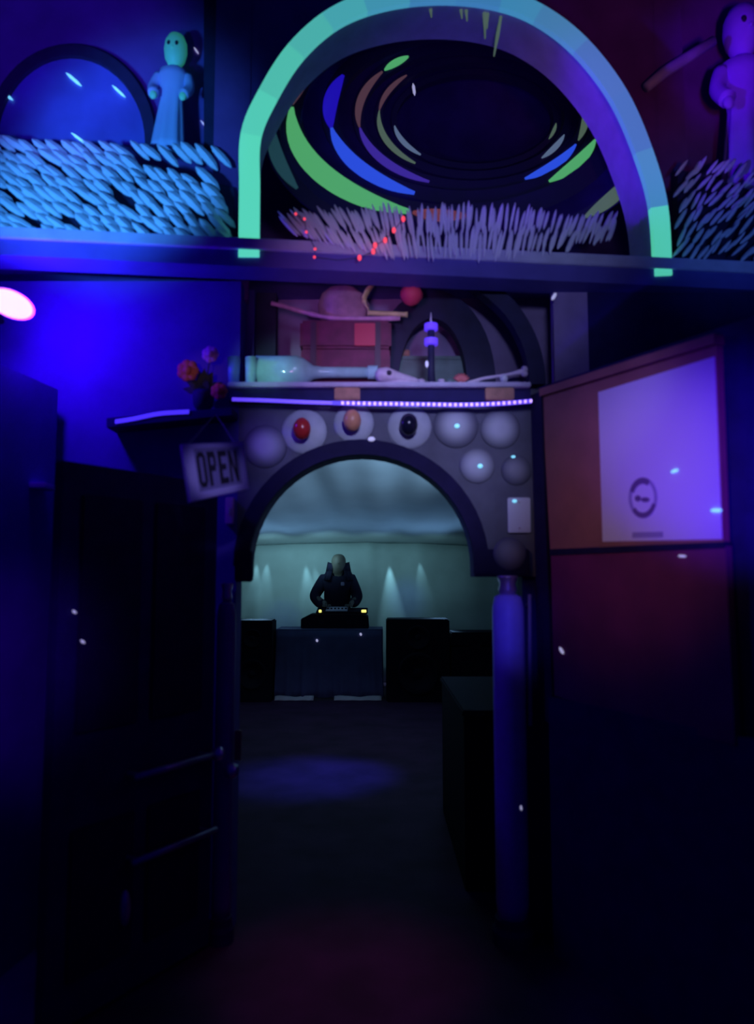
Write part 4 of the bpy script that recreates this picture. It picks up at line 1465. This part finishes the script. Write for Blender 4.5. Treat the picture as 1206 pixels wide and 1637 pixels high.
# hoodie over torso and arms
hv = [V(0, 0, .96), V(0, .0, 1.14), V(0, -.03, 1.34), V(0, -.05, 1.50), V(0, -.06, 1.57),
      V(-.19, -.05, 1.50), V(-.325, -.09, 1.27), V(-.25 * .6 + hc[0] * .4, -.24, 1.17), V(hc[0], -.36, hz + .035),
      V(.19, -.05, 1.50), V(.285, -.11, 1.27), V(.25 * .5 + hc[1] * .5, -.24, 1.18), V(hc[1], -.36, hz + .035)]
he = [(0, 1), (1, 2), (2, 3), (3, 4), (3, 5), (5, 6), (6, 7), (7, 8), (3, 9), (9, 10), (10, 11), (11, 12)]
hr = [(.20, .15), (.20, .15), (.205, .16), (.17, .13), (.10, .10), .10, .085, .07, .055, .10, .085, .07, .055]
skin_obj('hoodie', hv, he, hr, M['hoodie'], per)
tv = [V(0, 0, .98), V(-.11, 0, .88), V(-.12, -.02, .50), V(-.13, .02, .10), V(.11, 0, .88), V(.12, -.02, .50), V(.13, .02, .10)]
skin_obj('trousers', tv, [(0, 1), (1, 2), (2, 3), (0, 4), (4, 5), (5, 6)], [(.17, .13), .115, .085, .07, .115, .085, .07], M['trouser'], per)
# hood lying behind and beside the neck, rising to points either side of the face
hd_ = MB()
N = 20
for i in range(N + 1):
    a = R(-215 + 250 * i / N)               # around the back of the neck
rowp = []
for i in range(N + 1):
    a = R(-62 + 304 * i / N)                # open at the front
    cx_h, cy_h = .015, -.07
    dx, dy = math.cos(a), math.sin(a)
    side = abs(dx)
    rowp.append([V(cx_h + dx * .23, cy_h + dy * .17, 1.50), V(cx_h + dx * .175, cy_h + dy * .14, 1.62),
                 V(cx_h + dx * .150, cy_h + dy * .13, 1.70 + .05 * side), V(cx_h + dx * .125, cy_h + dy * .115, 1.69 + .05 * side), V(cx_h + dx * .105, cy_h + dy * .10, 1.56)])
for i in range(N):
    for j in range(4):
        hd_.add([rowp[i][j], rowp[i + 1][j], rowp[i + 1][j + 1], rowp[i][j + 1]], [(0, 1, 2, 3)])
hd_.build('hood', M['hoodie'], per, smooth=True, solid=.01)
c = at(548, 934, YP - .2)
MB().box((c.x - .025, YP - .205, c.z - .02), (c.x + .025, YP - .185, c.z + .03)).build('chest_badge', M['patch'], per, bevel=.006)
for s in (-1, 1):
    MB().ball(V(.02 + s * .032, -.215, 1.755), .009, 8, 6).build('eye', M['socket'], per, smooth=True)
    MB().ball(V(.02 + s * .088, -.13, 1.74), .022, 8, 6, (.5, .8, 1.3)).build('ear', M['skin'], per, smooth=True)
MB().tube([V(.02, -.225, 1.76), V(.02, -.25, 1.725), V(.02, -.228, 1.712)], [.009, .015, .011], 8).build('nose', M['skin'], per, smooth=True)
MB().ball(V(.02, -.222, 1.682), .024, 8, 6, (1, .35, .28)).build('mouth', M['ink'], per, smooth=True)

# ------------------------------------------------------------------ points of light and glints, built as glowing flecks on surfaces
fm = MB().lathe([(.2, -.5), (1, -.25), (1, .25), (.2, .5)], 6).build('fleck_shape', M['fleck'])
fme = fm.data
bpy.data.objects.remove(fm)
fme2 = fme.copy()
fme2.materials.clear()
fme2.materials.append(M['fleck_dim'])


def fleck(p, px_len, px_w, ang, bright, lab, nrm=Vector((0, -1, 0))):
    o = bpy.data.objects.new('glow_fleck', fme if bright else fme2)
    COL.objects.link(o)
    s = sx(p.y)
    tang = nrm.cross(Vector((0, 0, 1))).normalized()
    if tang.x < 0:
        tang = -tang
    d = tang * math.cos(ang) - Vector((0, 0, 1)) * math.sin(ang)
    o.rotation_mode = 'QUATERNION'
    o.rotation_quaternion = d.to_track_quat('Z', 'Y')
    o.location = p
    o.scale = (px_w * s / 2, px_w * s / 2, px_len * s)
    tag(o, lab, 'fleck', 'glowing flecks')


for (px, py, L, W, an, br, lab) in [
        (118, 127, 34, 5, 40, 1, 'cyan glowing fleck in the upper middle of the blue arched window'),
        (190, 146, 30, 4, 42, 1, 'cyan glowing fleck right of the one high in the blue window'),
        (10, 152, 28, 5, 36, 1, 'cyan glowing fleck at the left edge of the blue window'),
        (127, 222, 34, 4, 36, 1, 'cyan glowing fleck at the foot of the blue window'),
        (238, 199, 26, 3, 48, 0, 'pale glowing fleck between blue window and figurine')]:
    fleck(led(px, py, -.375), L, W, R(an), br, lab, LN)
for (px, py, L, W, an, br, lab) in [(328, 201, 24, 3, 50, 0, 'pale glowing fleck right of the green-headed figurine'),
                                    (314, 81, 14, 3, 55, 0, 'pale glowing fleck above right of the figurine head')]:
    fleck(led(px, py, -.415), L, W, R(an), br, lab, LN)
fleck(led(873, 79, -.30), 18, 3, R(88), 1, 'cyan glowing fleck inside the arch at upper right', LN)
fleck(led(662, 143, -1.1), 22, 5, R(82), 0, 'pale glowing fleck deep in the tunnel', LN)
for (px, py, L, W, an, br, lab) in [(1148, 816, 22, 5, 4, 1, 'cyan glowing fleck at the right edge of the poster'),
                                    (1081, 753, 15, 4, -8, 1, 'cyan glowing fleck on the poster above right of emblem')]:
    fleck(brd(px, py) + BN * .007, L, W, R(an), br, lab, BN)
for (px, py, L, W, an, br, lab) in [(1092, 889, 16, 4, 4, 0, 'pale glowing fleck on the maroon panel under the poster'),
                                    (899, 1040, 14, 5, 45, 0, 'pale glowing fleck low on the maroon panel')]:
    fleck(brd(px, py) + BN * .003, L, W, R(an), br, lab, BN)
for (px, py, L, W, lab) in [(731, 681, 8, 7, 'tiny glint on the boss right of the black knob'), (768, 745, 8, 7, 'tiny glint on the boss by the arch shoulder')]:
    fleck(at(px, py, YW - .019), L, W, 0, 1, lab)  # glints on the bosses, made as tiny glowing pieces
for (px, py, L, W, lab) in [(821, 731, 8, 6, 'tiny glint above the small dim boss'), (594, 702, 12, 8, 'tiny glowing fleck on top of the arch moulding')]:
    fleck(at(px, py, YW - .004 if px > 800 else YW - .032), L, W, 0, 1 if px > 800 else 0, lab)
fleck(at(823, 801, YW - .02), 7, 5, 0, 1, 'tiny glowing fleck on the white wall plate')
for (s, z, L, lab) in ((.93, 1.405, 9, 'upper of two tiny flecks on the black door'), (.88, 1.30, 10, 'lower of two tiny flecks on the black door')):
    fleck(dl(s, z, .015), L, 4, R(35), 0, lab, dn)
fleck(at(886, 474, 3.31), 14, 6, R(-60), 0, 'pale glowing fleck on the alcove wall at right')
fleck(at(833, 1291, 3.20), 9, 4, R(80), 0, 'faint fleck low on the blue column')
for (px, py, lab) in ((507, 1024, 'left of two tiny flecks on the far tablecloth'), (577, 1014, 'right of two tiny flecks on the far tablecloth')):
    fleck(at(px, py, YT - .03), 5, 4, R(70), 0, lab)
